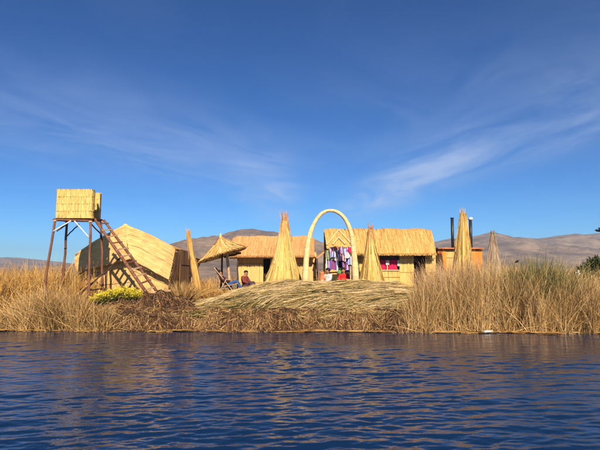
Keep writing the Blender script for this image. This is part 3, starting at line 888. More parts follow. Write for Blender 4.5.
# ------------------------------------------------------------------ arch
def build_arch():
    Y = 23.0
    pts = [(305.2, 300), (305.3, 284), (306, 262), (307.6, 245), (310.4, 232), (314.5, 222), (320.5, 213.5), (326, 210.3), (331, 209.6), (337, 211), (342.5, 215), (347.5, 222), (351, 232), (353.3, 246), (354.8, 262), (355.8, 284), (356, 300)]
    pts = np.array([P(a, b, Y) for a, b in pts])
    g = gz(pts[0]); pts[0, 2] = g - .1; pts[-1, 2] = g - .1
    s = np.concatenate([[0], np.cumsum(np.linalg.norm(np.diff(pts, axis=0), axis=1))]); s /= s[-1]
    tt = np.linspace(0, 1, 90)
    # smooth resample (Catmull-like through a light average)
    c = np.stack([np.interp(tt, s, pts[:, i]) for i in range(3)], 1)
    for _ in range(6):
        c[1:-1] = (c[:-2] + c[2:]) / 4 + c[1:-1] / 2
    rad = (.062 + .112 * np.abs(2 * tt - 1) ** 1.1) * (1 + .05 * np.sin(tt * 61) + .04 * np.sin(tt * 23 + 1))
    root = empty('reed_arch', (float((pts[0, 0] + pts[-1, 0]) / 2), Y, g))
    setp(root, 'tall pale round-topped arch of tightly bound reeds', 'arch')
    mb = MB(); mb.tube(c, rad, 14, wob=.05, tint=.6)
    n = 1600; t0 = rng.random(n) * .9; t1 = np.minimum(1, t0 + .08 + .1 * rng.random(n)); phi = rng.random(n) * 6.283
    ts = t0[:, None] + (t1 - t0)[:, None] * np.linspace(0, 1, 6)
    d = np.gradient(c, axis=0); d /= np.linalg.norm(d, axis=1)[:, None]
    a = np.tile((0., 1, 0), (90, 1)); bb = np.cross(d, a)
    def at(arr): return np.stack([np.interp(ts, tt, arr[:, i]) for i in range(3)], 2)
    rr = np.interp(ts, tt, rad) * 1.03
    cp, cs = np.cos(phi)[:, None, None], np.sin(phi)[:, None, None]
    path = at(c) + rr[..., None] * (cp * at(a) + cs * at(bb))
    k = 2
    wd = -np.sin(phi)[:, None] * at(a)[:, k] + np.cos(phi)[:, None] * at(bb)[:, k]
    mb.paths(path, .016, wd, np.clip(.58 + rng.normal(size=n) * .28, 0, 1), .8)
    mb.build('bundle', M['archreed'], root)
    for q in np.linspace(.03, .97, 25):
        i = int(q * 89)
        th = np.linspace(0, 6.2832, 17)
        ring = c[i] + (rad[i] * 1.05) * (np.cos(th)[:, None] * a[i] + np.sin(th)[:, None] * bb[i])
        r = MB(); r.tube(ring + rng.normal(size=(1, 3)) * .004, .008, 5, cap=False); r.build('binding', M['rope_pale'], root)
build_arch()

# ------------------------------------------------------------------ straw parasol
def build_parasol():
    Y = 24.0
    apex = P(220.5, 237, Y); lft = P(199.5, 262.5, Y); rgt = P(246.5, 247, Y)
    cen = (lft + rgt) / 2; ex = (rgt - lft) / 2; rx = np.linalg.norm(ex)
    ey = np.array((0, rx, 0.0)); 
    g = gz(cen); root = empty('straw_parasol', (float(P(231, 280, Y)[0]), Y, g))
    setp(root, 'tilted conical straw parasol shading the folding chair', 'parasol')
    def S(u, v):
        th = -u * 2 * math.pi
        rim = cen + np.cos(th)[:, None] * ex + np.sin(th)[:, None] * ey
        return apex + (rim - apex) * v[:, None] + np.array((0, 0, -.05)) * (4 * v * (1 - v))[:, None]
    mb = MB(); mb.sheet(S, 41, 7, tint=.55, thick=.05)
    strands_on(mb, S, 900, .5, .04, .025, 3, .004, 1.03, .4)
    ca = mb.build('canopy', M['pale'], root)
    mb = MB(); mb.tube([apex + (0, 0, -.08), apex + (0, 0, .06), apex + (0, 0, .17)], [.09, .055, .02], 8, tint=.6)
    mb.build('finial', M['pale'], ca)
    px = P(231, 285, Y)[0]
    pole(root, (px, Y, g - .1), (apex[0] + .25, Y, apex[2] - .35), .075, .06, M['wood_pale'], 'pole')
    qx = P(223, 285, Y + .5)[0]
    pole(root, (qx - .1, Y + .5, g - .1), (qx - .05, Y + .5, cen[2] + .2), .05, .045, M['wood_dark'], 'pole')['label'] = 'dark prop behind the main pole'
    for k in range(8):
        th = k * math.pi / 4 + .3
        rim = cen + math.cos(th) * ex * .94 + math.sin(th) * ey * .94
        pole(root, apex - (0, 0, .1), rim - (0, 0, .05), .02, .016, M['wood_dark'], 'rib')
    # short cross beam under the canopy
    pole(root, P(224, 257, Y + .1), P(241, 253, Y + .1), .05, .05, M['wood_dark'], 'cross_beam')
build_parasol()

# ------------------------------------------------------------------ long huts
def thatched_roof(root, x0, x1, yr, ye, zr, ze, m, N, name='roof', bulge=1.35, endround=.12, thick=.14, back=True, ragged=1.015, tapr=.02):
    def S_front(u, v, sgn=-1):
        e = np.abs(2 * u - 1) ** 10
        x = x0 + (x1 - x0) * u
        x = (x0 + x1) / 2 + (x - (x0 + x1) / 2) * (1 - tapr * v)
        y = yr + sgn * abs(yr - ye) * v
        z = zr - (zr - ze) * np.clip(v, 0, 2) ** bulge - endround * e * (1 - v) + .02 * np.sin(u * 23) * (1 - v)
        return np.stack([x, y, z], 1)
    F_ = lambda u, v: S_front(1 - u, v)
    mb = MB(); mb.sheet(F_, 50, 10, tint=.4, thick=thick)
    Bk = lambda u, v: S_front(u, v, 1)
    if back: mb.sheet(Bk, 50, 10, tint=.4, thick=thick)
    ro = mb.build(name, m, root)
    tb = MB()
    strands_on(tb, F_, N * 2, .55, .026, .06, 4, .002, ragged, .35, tint=np.clip(.55 + rng.normal(size=N * 2) * .2, 0, 1), rag=.5)
    # thick ragged eave
    strands_on(tb, F_, N // 2, .25, .026, .03, 2, .004, ragged + .03, .5, v0=.8 + .1 * rng.random(N // 2), rag=.4)
    strands_on(tb, Bk, N // 8, .6, .06, .05, 3, .003, 1.03, .5)
    setp(tb.build('thatch', m, ro), kind='stuff')
    return ro

def build_mid_hut():
    Yw = 28.0; ye = 27.4; yr = 29.3
    g = 1.1
    xl, xr = P(236, 250, yr)[0], P(314, 250, yr)[0]
    root = empty('reed_hut', (float((xl + xr) / 2), 29.3, g))
    setp(root, 'low orange thatched hut behind the parasol and the widest cone', 'hut')
    zr = P(275, 237, yr)[2]; ze = P(275, 256.5, ye)[2]
    thatched_roof(root, xl - .15, xr, yr, ye, zr, ze, M['orange'], 2600, bulge=1.0)
    wl, wr = P(238, 270, Yw)[0], P(316, 270, Yw)[0]
    zt = ze + .25
    def seg(pa, pb, z1=zt, z0=g - .1):
        a, b = P(pa, 270, Yw)[0], P(pb, 270, Yw)[0]
        mat_wall(root, (a, Yw, z1), (b, Yw, z1), (a, Yw, z0), (b, Yw, z0), M['pale'], ties=2)
    seg(238, 263); seg(270.5, 292); seg(292.4, 316)
    # dark sheet behind the opening, indoor shade put into its colour
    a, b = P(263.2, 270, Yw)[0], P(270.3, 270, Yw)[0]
    mb = MB(); mb.box(((a + b) / 2, Yw + .55, (zt + g) / 2), (b - a + .3, .05, zt - g)); mb.build('opening_shade', M['dark_in'], root)
    # ends, back
    mat_wall(root, (wr, Yw, zt), (wr, Yw + 2.6, zt), (wr, Yw, g - .1), (wr, Yw + 2.6, g - .1), M['pale'], name='end_wall', ties=2)
    mat_wall(root, (wl, Yw + 2.6, zt), (wl, Yw, zt), (wl, Yw + 2.6, g - .1), (wl, Yw, g - .1), M['pale'], name='end_wall', ties=2)
    mat_wall(root, (wr, Yw + 2.6, zt), (wl, Yw + 2.6, zt), (wr, Yw + 2.6, g - .1), (wl, Yw + 2.6, g - .1), M['pale'], name='back_wall', ties=2)
    for pxx in (238, 263, 270.5, 292, 315.5):
        x = P(pxx, 270, ye + .15)[0]
        pole(root, (x, ye + .12, g - .1), (x, ye + .12, ze - .02), .04, .035, M['wood_dark'], 'post') if pxx in (238, 315.5) else None
    x0, x1 = xl, xr
    pole(root, (x0, ye + .12, ze - .03), (x1, ye + .12, ze - .03), .05, .05, M['wood_dark'], 'eave_beam')
build_mid_hut()

def build_right_hut():
    Yw = 27.0; ye = 26.45; yr = 27.85; g = 1.1
    xl, xr = P(325, 245, yr)[0], P(430.5, 245, yr)[0]
    root = empty('reed_hut', (float((xl + xr) / 2), 28.4, g))
    setp(root, 'long golden thatched hut with pink curtains behind the arch', 'hut')
    zr = P(380, 230, yr)[2]; ze = P(380, 253.5, ye)[2]
    thatched_roof(root, xl - .05, xr, yr, ye, zr, ze, M['gold'], 3600, bulge=1.40, endround=.05, tapr=.035)
    zt = ze + .22
    def X(px): return float(P(px, 265, Yw)[0])
    def seg(pa, pb, z1=zt, z0=g - .1, m='yellow', ties=3):
        return mat_wall(root, (X(pa), Yw, z1), (X(pb), Yw, z1), (X(pa), Yw, z0), (X(pb), Yw, z0), M[m], ties=ties)
    zs, zh = P(390, 270.5, Yw)[2], P(390, 260.3, Yw)[2]
    seg(325.5, 327.5); seg(356, 362, zt); seg(362.2, 379.6)
    seg(379.8, 399.4, zs, ties=2)                 # under the windows
    seg(399.6, 413.5); seg(425.5, 435.5)
    # windows: dark head strip (eave shadow as colour), curtains, mullion
    def curtain(pa, pb, m, z1, z0, name, lab=None, dy=.03):
        o = cloth(name, (X(pa), Yw + dy, z1), (X(pb), Yw + dy, z1), (X(pa), Yw + dy, z0), (X(pb), Yw + dy, z0), M[m], .025, 2.5, parent=root)
        if lab: o['label'] = lab
    curtain(379.8, 399.3, 'dark_cloth', zt, zh - .02, 'eave_shade_strip', dy=.06)  # dark strip painting in the shadow under the eave
    curtain(380.3, 385.8, 'pink_cloth', zh, zs - .05, 'curtain', 'bright pink curtain, narrower one')
    curtain(388.9, 397.3, 'pink_cloth', zh, zs - .05, 'curtain', 'bright pink curtain, wider one')
    curtain(385.6, 389.0, 'white_cloth', zh, P(390, 264.5, Yw)[2], 'curtain', 'small white curtain between the pink ones', dy=-.06)
    curtain(385.9, 388.9, 'pink_cloth', P(390, 264.3, Yw)[2], zs - .05, 'curtain', 'lower pink piece below the white curtain', dy=.05)
    curtain(397.4, 399.2, 'white_cloth', zh, P(390, 266, Yw)[2], 'curtain', 'narrow white curtain strip', dy=-.05)
    a, b = X(379.6), X(399.5)
    mb = MB(); mb.box(((a + b) / 2, Yw - .03, zs + .01), (b - a, .1, .05)); mb.build('window_sill', M['rope_pale'], root)
    mb = MB(); mb.box((X(387.2), Yw - .02, (zs + P(390, 264.5, Yw)[2]) / 2), (.05, .05, P(390, 264.5, Yw)[2] - zs)); mb.build('window_mullion', M['rope_pale'], root)
    # doorways: dark sheet set inside, coloured as the indoor shade
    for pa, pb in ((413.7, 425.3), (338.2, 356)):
        mb = MB(); mb.box(((X(pa) + X(pb)) / 2, Yw + .6, (zt + g) / 2), (X(pb) - X(pa) + .3, .05, zt - g)); mb.build('opening_shade', M['dark_in'], root)
    seg(327.7, 338, zt, m='pale')
    D = 1.6
    x0, x1 = X(325.5), X(435.5)
    mat_wall(root, (x1, Yw, zt), (x1, Yw + D, zt), (x1, Yw, g - .1), (x1, Yw + D, g - .1), M['yellow'], name='end_wall', ties=3)
    mat_wall(root, (x0, Yw + D, zt), (x0, Yw, zt), (x0, Yw + D, g - .1), (x0, Yw, g - .1), M['yellow'], name='end_wall', ties=3)
    mat_wall(root, (x1, Yw + D, zt), (x0, Yw + D, zt), (x1, Yw + D, g - .1), (x0, Yw + D, g - .1), M['yellow'], name='back_wall', ties=2)
    pole(root, (xl, ye + .12, ze - .04), (xr, ye + .12, ze - .04), .05, .05, M['wood_dark'], 'eave_beam')
    # pale rope gable laid on the roof over the door
    def on_roof(px, py):
        v = np.clip((py - 230) / 24.0, 0, 1) ** (1 / 1.4)
        Y = yr + (ye - yr) * v
        return np.array((P(px, py, Y)[0], Y - .10, zr - (zr - ze) * v ** 1.40 + .09))
    for a, b in (((338.5, 232.0), (326.5, 247.5)), ((338.5, 232.0), (351, 246)), ((338.3, 239.5), (332.5, 247)), ((338.3, 239.5), (345, 246.5))):
        p, q = on_roof(*a), on_roof(*b)
        t = np.linspace(0, 1, 8)[:, None]
        c = p * (1 - t) + q * t
        mb = MB(); mb.tube(c, .045, 7, wob=.06); mb.build('roof_rope', M['rope_pale'], root)
    # small drooping eave on the left end
    e0, e1 = P(325, 250, 27.2), P(325, 250, 28.6)
    f0, f1 = P(315.5, 257.5, 27.0), P(315.5, 257.5, 28.5)
    S = quadS(e1, e0, f1, f0)
    mb = MB(); mb.sheet(lambda u, v: S(1 - u, v), 6, 6, tint=.3, thick=.1)
    strands_on(mb, S, 120, .6, .04, .03)
    mb.build('side_eave', M['orange'], root)
    pole(root, (f0[0] + .1, 27.1, g - .1), (f0[0] + .1, 27.1, f0[2] + .05), .035, .03, M['wood_dark'], 'eave_post')
build_right_hut()

def build_orange_hut():
    Y = 29.0; g = 1.1
    def X(px): return float(P(px, 255, Y)[0])
    zt = P(460, 250, Y)[2]
    root = empty('flat_hut', (X(460), Y + 1.2, g))
    setp(root, 'low flat-roofed hut with bright orange panels behind the tall cone', 'hut')
    def pan(pa, pb, m, name, dy=0):
        mb = MB(); mb.box(((X(pa) + X(pb)) / 2, Y + dy, (zt + g) / 2), (X(pb) - X(pa), .06, zt - g)); return mb.build(name, m, root)
    pan(437.3, 445.8, M['orange_cloth'], 'orange_panel', -.02)['label'] = 'orange wall panel at the left end'
    pan(471.5, 482, M['orange_cloth'], 'orange_panel', -.02)['label'] = 'orange wall panel at the right end'
    mat_wall(root, (X(446), Y, zt), (X(471.3), Y, zt), (X(446), Y, g), (X(471.3), Y, g), M['pale'], ties=3)
    mat_wall(root, (X(482), Y + .1, zt), (X(482), Y + 2.3, zt), (X(482), Y + .1, g), (X(482), Y + 2.3, g), M['pale'], name='end_wall', ties=2)
    mat_wall(root, (X(482), Y + 2.3, zt), (X(437), Y + 2.3, zt), (X(482), Y + 2.3, g), (X(437), Y + 2.3, g), M['pale'], name='back_wall', ties=2)
    mb = MB(); mb.box(((X(437) + X(482.5)) / 2, Y + 1.1, zt + .05), (X(482.8) - X(436.8), 2.7, .07), (R(-1.5), 0, 0)); mb.build('roof', M['terracotta'], root)
    for px, py, lab, cap in ((452, 218, 'left stovepipe', False), (470.3, 220, 'right stovepipe with bright cap', True)):
        top = P(px, py, Y + .5); x = top[0]
        mb = MB(); mb.tube([(x, Y + .5, zt), (x, Y + .5, zt + .8), (x + .005, Y + .5, top[2])], .085, 12)
        pb = mb.build('stovepipe', M['black_metal'], root); pb['label'] = lab
        mb = MB(); mb.tube([(x, Y + .5, zt + .08), (x, Y + .5, zt + .16)], .12, 12); mb.build('collar', M['black_metal'], pb)
        if cap:
            mb = MB(); mb.tube([(x + .02, Y + .5, top[2] - .02), (x + .02, Y + .5, top[2] + .03), (x + .02, Y + .5, top[2] + .13), (x + .02, Y + .5, top[2] + .17)], [.06, .14, .12, .02], 12)
            mb.build('cap', M['steel'], pb)
            mb = MB(); mb.box((x - .14, Y + .45, top[2] + .02), (.2, .03, .03)); mb.build('bracket', M['black_metal'], pb)
        else:
            mb = MB(); mb.tube([(x, Y + .5, top[2] - .03), (x, Y + .5, top[2] + .02)], .1, 12); mb.build('cap', M['black_metal'], pb)
build_orange_hut()

# ------------------------------------------------------------------ people
def skin_mesh(name, verts, edges, radii, mat, parent, root=0, sub=2):
    me = bpy.data.meshes.new(name)
    me.from_pydata([tuple(map(float, v)) for v in verts], edges, [])
    me.materials.append(mat)
    o = bpy.data.objects.new(name, me); COL.objects.link(o); o.parent = parent
    md = o.modifiers.new('skin', 'SKIN'); md.use_smooth_shade = True
    if not me.skin_vertices:
        me.attributes  # layer is made by the modifier below
    sv = me.skin_vertices[0].data if me.skin_vertices else None
    if sv is None:
        return o
    for i, r in enumerate(radii):
        sv[i].radius = (r, r) if np.isscalar(r) else r
        sv[i].use_root = (i == root)
    s = o.modifiers.new('sub', 'SUBSURF'); s.levels = sub; s.render_levels = sub
    return o

def ensure_skin(me):
    return me

def person(loc, rz, label, top, bottom, J, hair='short', skirt=None, scale=1.0, group=None):
    """J: joints of the pose in local space (facing -y)"""
    root = empty('person', loc, rz); root.scale = (scale,) * 3
    setp(root, label, 'person', group)
    V, E, Rr = [], [], []
    def add(p, r, prev=None):
        V.append(np.asarray(p, float)); Rr.append(r)
        if prev is not None: E.append((prev, len(V) - 1))
        return len(V) - 1
    pel = add(J['pelvis'], .125); wa = add(J['waist'], .115, pel); ch = add(J['chest'], .135, wa)
    nb = add(J['neck'], .068, ch)
    up = np.asarray(J['head'], float) - np.asarray(J['neck'], float); up /= np.linalg.norm(up)
    fw = np.asarray(J.get('face', (0, -1, 0)), float); fw -= up * fw.dot(up); fw /= np.linalg.norm(fw)
    sd_ = np.cross(fw, up)
    hd = np.asarray(J['head'], float)
    jaw = add(hd - up * .055 + fw * .02, .088, nb); mid = add(hd + up * .02, .118, jaw); tp = add(hd + up * .09 - fw * .01, .085, mid)
    nose = add(hd + fw * .105 - up * .01, .012, mid)
    for s in (-1, 1): add(hd + sd_ * s * .096 - fw * .005, .014, mid)
    arms, legs = [], []
    for s in ('L', 'R'):
        sh = add(J['sh' + s], .062, ch); el = add(J['el' + s], .046, sh); wr = add(J['wr' + s], .030, el)
        d = np.asarray(J['wr' + s], float) - np.asarray(J['el' + s], float); d /= np.linalg.norm(d)
        pa = add(np.asarray(J['wr' + s]) + d * .07, (.036, .022), wr)
        side = np.cross(d, (0, 0, 1.)); side /= np.linalg.norm(side) + 1e-6
        for k, (o_, ln) in enumerate(((-.03, .07), (-.01, .085), (.01, .08), (.03, .06))):
            f1 = add(np.asarray(J['wr' + s]) + d * (.10 + ln * .4) + side * o_, .009, pa)
            add(np.asarray(J['wr' + s]) + d * (.10 + ln * .85) + side * o_ + np.array((0, 0, -.02)), .008, f1)
        th = add(np.asarray(J['wr' + s]) + d * .06 + side * (.055 if s == 'L' else -.055), .010, pa)
        hp = add(J['hip' + s], .095, pel); kn = add(J['kn' + s], .064, hp); an = add(J['an' + s], .040, kn)
        tv = np.asarray(J['an' + s]) + np.asarray(J.get('toe' + s, (0, -.16, -.04)))
        add(tv, .034, an)
    body = skin_mesh('body', V, E, Rr, M['skin'], root)
    # clothes: same joints, a little wider, ending at cuffs and hems
    def garment(name, chain, mat):
        v, e, r = [], [], []; idx = {}
        for a, b in chain:
            for nme, rad in (a, b):
                key = str(nme)
                if key not in idx:
                    idx[key] = len(v); v.append(np.asarray(J[nme], float) if isinstance(nme, str) else np.asarray(nme, float)); r.append(rad)
            e.append((idx[str(a[0])], idx[str(b[0])]))
        return skin_mesh(name, v, e, r, mat, root)
    ch_ = [(('pelvis', .14), ('waist', .15)), (('waist', .15), ('chest', .17))]
    J['collar'] = np.asarray(J['chest']) * .35 + np.asarray(J['neck']) * .65
    ch_.append((('chest', .17), ('collar', .09)))
    for s in ('L', 'R'):
        ch_ += [(('chest', .17), ('sh' + s, .10)), (('sh' + s, .10), ('el' + s, .076)), (('el' + s, .076), ('wr' + s, .052))]
    garment('top', ch_, top)
    if skirt is None:
        tr = []
        for s in ('L', 'R'):
            tr += [(('pelvis', .145), ('hip' + s, .112)), (('hip' + s, .112), ('kn' + s, .082)), (('kn' + s, .082), ('an' + s, .058))]
        garment('trousers', tr, bottom)
    else:
        mb = MB()
        c = np.asarray(J['waist'], float); kn = (np.asarray(J['knL']) + np.asarray(J['knR'])) / 2
        def S(u, v):
            th = u * 2 * math.pi
            cen = c[None, :] + np.array((0, -.12, 0))[None, :] * v[:, None] * 1.3
            r = .15 + .36 * v ** .8 + .025 * v * np.sin(th * 9)
            z = c[2] * (1 - v) + .02 * v
            return np.stack([cen[:, 0] + r * np.cos(th), cen[:, 1] + r * 1.15 * np.sin(th), z], 1)
        mb.sheet(S, 41, 10, thick=.01)
        o = mb.build('skirt', bottom); o.parent = root
    # shoes
    # hair
    mb = MB()
    th = np.linspace(0, 1, 17); 
    def H(u, v):
        a = u * 2 * math.pi; b_ = v * 1.75
        r = (.112 + .004 * np.sin(a * 7))[:, None]
        loc_ = (np.cos(a) * np.sin(b_))[:, None] * sd_ * r + (np.cos(b_))[:, None] * up * .118 + (np.sin(a) * np.sin(b_))[:, None] * fw * r
        q = hd + up * .045 - fw * .022 + loc_
        cut = np.clip(((loc_ @ fw) - .045) / .06, 0, 1) * np.clip((.06 - loc_ @ up) / .06, 0, 1)
        return q - fw[None, :] * (cut * .05)[:, None] + up[None, :] * (cut * .04)[:, None]
    mb.sheet(H, 25, 10, thick=.008)
    if hair == 'braids':
        for s in (-1, 1):
            p0 = hd + sd_ * s * .08 - fw * .05 - up * .02
            k = np.linspace(0, 1, 10)[:, None]
            pth = p0 * (1 - k) + (p0 - np.array((0, 0, .34)) - fw * .06 + sd_ * s * .04) * k
            mb.tube(pth, .024 + .005 * np.sin(np.arange(10) * 2.2), 7)
    o = mb.build('hair', M['hair']); o.parent = root
    for s in (-1, 1):
        mb = MB(); c = hd + fw * .086 + up * .012 + sd_ * s * .034
        mb.tube([c - fw * .006, c + fw * .004], [.011, .007], 8); o = mb.build('eye', M['hair']); o.parent = root
    mb = MB(); c = hd + fw * .080 - up * .05
    mb.tube([c - sd_ * .025, c + fw * .006, c + sd_ * .025], [.004, .008, .004], 6); o = mb.build('mouth', M['red_top']); o.parent = root
    return root

def pose_sit(lean=0.0, knees=.36, twist=0.0):
    """seated on a low seat, facing -y; z = 0 is the ground"""
    s = .22
    J = {'pelvis': (0, 0, s + .08), 'waist': (0, .02 + lean * .3, s + .26), 'chest': (0, .02 + lean * .8, s + .46), 'neck': (0, .01 + lean * 1.15, s + .61), 'head': (twist * .3, -.02 + lean * 1.3, s + .745), 'face': (twist, -1, -.1)}
    for k, sg in (('L', 1), ('R', -1)):
        J['sh' + k] = (sg * .18, .02 + lean, s + .55); J['el' + k] = (sg * .25, -.10 + lean * .6, s + .32); J['wr' + k] = (sg * .13, -.31, s + .27)
        J['hip' + k] = (sg * .10, -.02, s + .06); J['kn' + k] = (sg * .15, -.42, knees + .12); J['an' + k] = (sg * .13, -.58, .07); J['toe' + k] = (0, -.15, -.035)
    return J
def pose_recline():
    J = {'pelvis': (0, 0, .34), 'waist': (0, .13, .46), 'chest': (0, .28, .62), 'neck': (0, .38, .76), 'head': (0, .42, .895), 'face': (0, -1, -.15)}
    for k, sg in (('L', 1), ('R', -1)):
        J['sh' + k] = (sg * .18, .34, .71); J['el' + k] = (sg * .26, .12, .50); J['wr' + k] = (sg * .16, -.12, .50)
        J['hip' + k] = (sg * .10, -.03, .33); J['kn' + k] = (sg * .13, -.44, .52); J['an' + k] = (sg * .12, -.66, .12); J['toe' + k] = (0, -.16, -.04)
    return J

# ------------------------------------------------------------------ folding chair and its sitter, second sitter
def build_chair_group():
    Y = 23.4; g = 1.12
    root = empty('deck_chair', (float(P(224, 285, Y)[0]), Y + .25, g))
    setp(root, 'folding deck chair with pale frame and dark sling under the parasol', 'deck chair')
    for dy in (0, .5):
        pole(root, P(214, 267.5, Y) + (0, dy, 0), P(234, 292.5, Y) + (0, dy, 0), .022, .022, M['wood_pale'], 'back_rail', crook=.0, n=6)
        pole(root, P(226.5, 279, Y) + (0, dy - .03, 0), P(217, 296, Y) + (0, dy - .03, 0), .02, .02, M['wood_pale'], 'leg', crook=.0, n=6)
        pole(root, P(222, 287, Y) + (0, dy + .03, 0), P(238, 283.5, Y) + (0, dy + .03, 0), .02, .02, M['wood_pale'], 'seat_rail', crook=.0, n=6)
    a, b = P(214.5, 268, Y), P(227, 284.5, Y); c = P(238, 283.5, Y)
    w0, w1 = np.array((0, .03, 0)), np.array((0, .47, 0))
    S = quadS(a + w1, a + w0, b + w1, b + w0, -.05)
    mb = MB(); mb.sheet(S, 8, 8, thick=.012); mb.build('sling_back', M['black_sling'], root)
    S = quadS(b + w1, b + w0, c + w1, c + w0, -.03)
    mb = MB(); mb.sheet(S, 8, 8, thick=.012); mb.build('sling_seat', M['black_sling'], root)
    q = P(228.5, 284.5, Y + .25)
    person((float(q[0]) - .02, Y + .25, float(q[2]) - .30), R(90), 'person in dark top and blue jeans reclining in the deck chair', M['dark_top'], M['jeans'], pose_recline(), scale=.9)
    # second person and the low seat under them
    Y2 = 25.0; q = P(245.5, 275, Y2)
    st = empty('reed_stool', (float(q[0]), Y2, g - .02)); setp(st, 'low bound reed block seat in front of the orange hut', 'stool')
    mb = MB(); mb.tube([(q[0], Y2 + .02, g - .04), (q[0], Y2 + .02, g + .1), (q[0], Y2 + .02, g + .34)], [.25, .26, .22], 14, wob=.03); mb.build('bundle', M['pale'], st)
    for z in (.08, .24):
        th = np.linspace(0, 6.2832, 21)
        mb = MB(); mb.tube(np.stack([q[0] + .262 * np.cos(th), Y2 + .02 + .262 * np.sin(th), g + z + 0 * th], 1), .014, 5, cap=False); mb.build('tie_cord', M['cord'], st)
    J = pose_sit(.03, .42, .2)
    person((float(q[0]), Y2, g + .12), R(60), 'dark-haired person in rust-red top sitting low in front of the hut wall', M['red_top'], M['dark_cloth'], J, scale=.92)
build_chair_group()

# ------------------------------------------------------------------ textile stall under the arch
def build_stall():
    g = 1.1; x0, x1 = P(317, 280, 24.9)[0], P(353.5, 280, 24.9)[0]
    pf = empty('reed_platform', (float(x0 + x1) / 2, 24.9, g)); setp(pf, 'low layered reed platform under the textile stall behind the heap', 'platform')
    for k in range(3):
        mb = MB(); mb.box(((x0 + x1) / 2, 24.75, g + .02 + .09 * k), (x1 - x0 - .06 * k, 1.9 - .06 * k, .085))
        n = 160; yy = 23.8 + .03 * k + 0 * rng.random(n); xx = rng.uniform(x0, x1 - .4, n); zz_ = g + .02 + .09 * k + (rng.random(n) - .5) * .08
        mb.ribbons(np.stack([xx, yy - .01, zz_], 1), np.stack([xx + .4, yy - .015, zz_ + .01], 1), .02, None, 1, np.tile((0, 0, 1.), (n, 1)))
        mb.build('reed_layer', M['gold'], pf)
    Y = 25.2; g = 1.1 + .24
    fr = empty('stall_frame', (float(P(338, 280, Y)[0]), Y, g)); setp(fr, 'pale pole frame of the textile stall seen through the arch', 'stall')
    for px, top in ((326.4, 252), (337.6, 249), (350.6, 249)):
        a = P(px, 290, Y); pole(fr, (a[0], Y, g - .1), P(px, top, Y), .045, .035, M['white_bar'] if px < 338 else M['wood_pale'], 'post', crook=.004)
    pole(fr, P(325.5, 257.7, Y), P(352, 257.7, Y), .03, .03, M['wood_dark'], 'crossbar', crook=.004)
    pole(fr, P(326, 249.5, Y + .05), P(352.5, 247.5, Y + .05), .03, .03, M['wood_dark'], 'crossbar', crook=.004)
    def c(nm, q, dY, m, lab, wave=.03, nw=2.5, sag=0.0, cat='textile'):
        (ax, ay), (bx, by), (cx, cy), (dx, dy) = q
        cloth(nm, P(ax, ay, Y + dY), P(bx, by, Y + dY), P(cx, cy, Y + dY), P(dx, dy, Y + dY), M[m], wave, nw, label=lab, cat=cat, group='textiles hung on the stall', sag=sag)
    c('hanging_blanket', ((327.6, 258), (336.8, 258), (327.9, 270.2), (336.6, 269.8)), -.07, 'purple', 'purple striped blanket hanging on the left of the stall', nw=2)
    c('hanging_blanket', ((342, 258), (349.6, 258), (342.2, 269.8), (349.4, 270.4)), -.07, 'violet', 'pale violet striped blanket hanging on the right of the stall', nw=2)
    c('draped_textile', ((326.2, 250), (333.5, 248.5), (327, 258.6), (333, 259.6)), -.12, 'green_cloth', 'sage green cloth draped over the left of the stall', sag=.03)
    c('draped_textile', ((332.8, 248), (339, 247.5), (333, 260), (340, 261)), -.16, 'white_cloth', 'long white cloth draped in the middle of the stall', wave=.09)
    c('draped_textile', ((336, 252), (346.5, 251), (338, 260.3), (346, 261.2)), -.22, 'pink_stripe', 'pink and white striped cloth draped below the stall top', wave=.06, nw=2)
    c('draped_textile', ((341.5, 250), (351, 245.5), (343.5, 255), (353, 250.5)), -.27, 'blue_stripe', 'blue and white striped cloth tilted at the stall top', wave=.05, nw=1.5)
    c('draped_textile', ((346.2, 256.5), (352.4, 256), (346.8, 264), (351.8, 265)), -.16, 'blue_stripe', 'short blue and white cloth hanging beside the arch leg', wave=.04, nw=1.5)
    c('draped_textile', ((333.6, 246.5), (338.4, 246), (333.9, 250), (338.2, 249.6)), -.30, 'terracotta', 'small brown cloth folded on top of the stall', wave=.03, nw=1)
    c('draped_textile', ((329, 247.5), (334.5, 246.8), (329.6, 252.5), (334.8, 251.4)), -.24, 'pink_stripe', 'short pink striped cloth over the green one at the stall top left', wave=.05, nw=1)
    c('draped_textile', ((338.8, 247), (343.5, 246.2), (337.6, 254), (342, 253.2)), -.36, 'violet', 'small violet striped cloth folded at the stall top centre', wave=.06, nw=1)
    c('draped_textile', ((345.5, 252.3), (350.8, 251.2), (344.6, 258), (350, 257.8)), -.34, 'white_cloth', 'crumpled white cloth under the blue striped one', wave=.06, nw=1.4)
    c('draped_textile', ((330, 252), (335.5, 251), (330.4, 257.5), (335.8, 256.6)), -.30, 'blue_stripe', 'small blue striped cloth across the green one', wave=.05, nw=1)
    c('draped_textile', ((347.5, 247.5), (352.2, 247), (348, 252.8), (352.6, 252)), -.40, 'pink_cloth', 'small bright pink cloth beside the arch leg at the stall top', wave=.05, nw=1)
    # low sales table with an olive cloth
    Yt = 24.6; t = empty('sales_table', (float(P(335.5, 280, Yt)[0]), Yt, g)); setp(t, 'low sales table under a dark olive cloth below the blankets', 'table')
    a, b = P(331, 275, Yt), P(341.5, 275, Yt); zt = a[2]
    mb = MB(); mb.box(((a[0] + b[0]) / 2, Yt + .2, zt), (b[0] - a[0], .5, .04)); mb.build('table_top', M['wood_dark'], t)
    for x in (a[0] + .04, b[0] - .04):
        for y in (Yt, Yt + .4):
            pole(t, (x, y, g - .1), (x, y, zt), .025, .025, M['wood_dark'], 'leg', crook=.0, n=6)
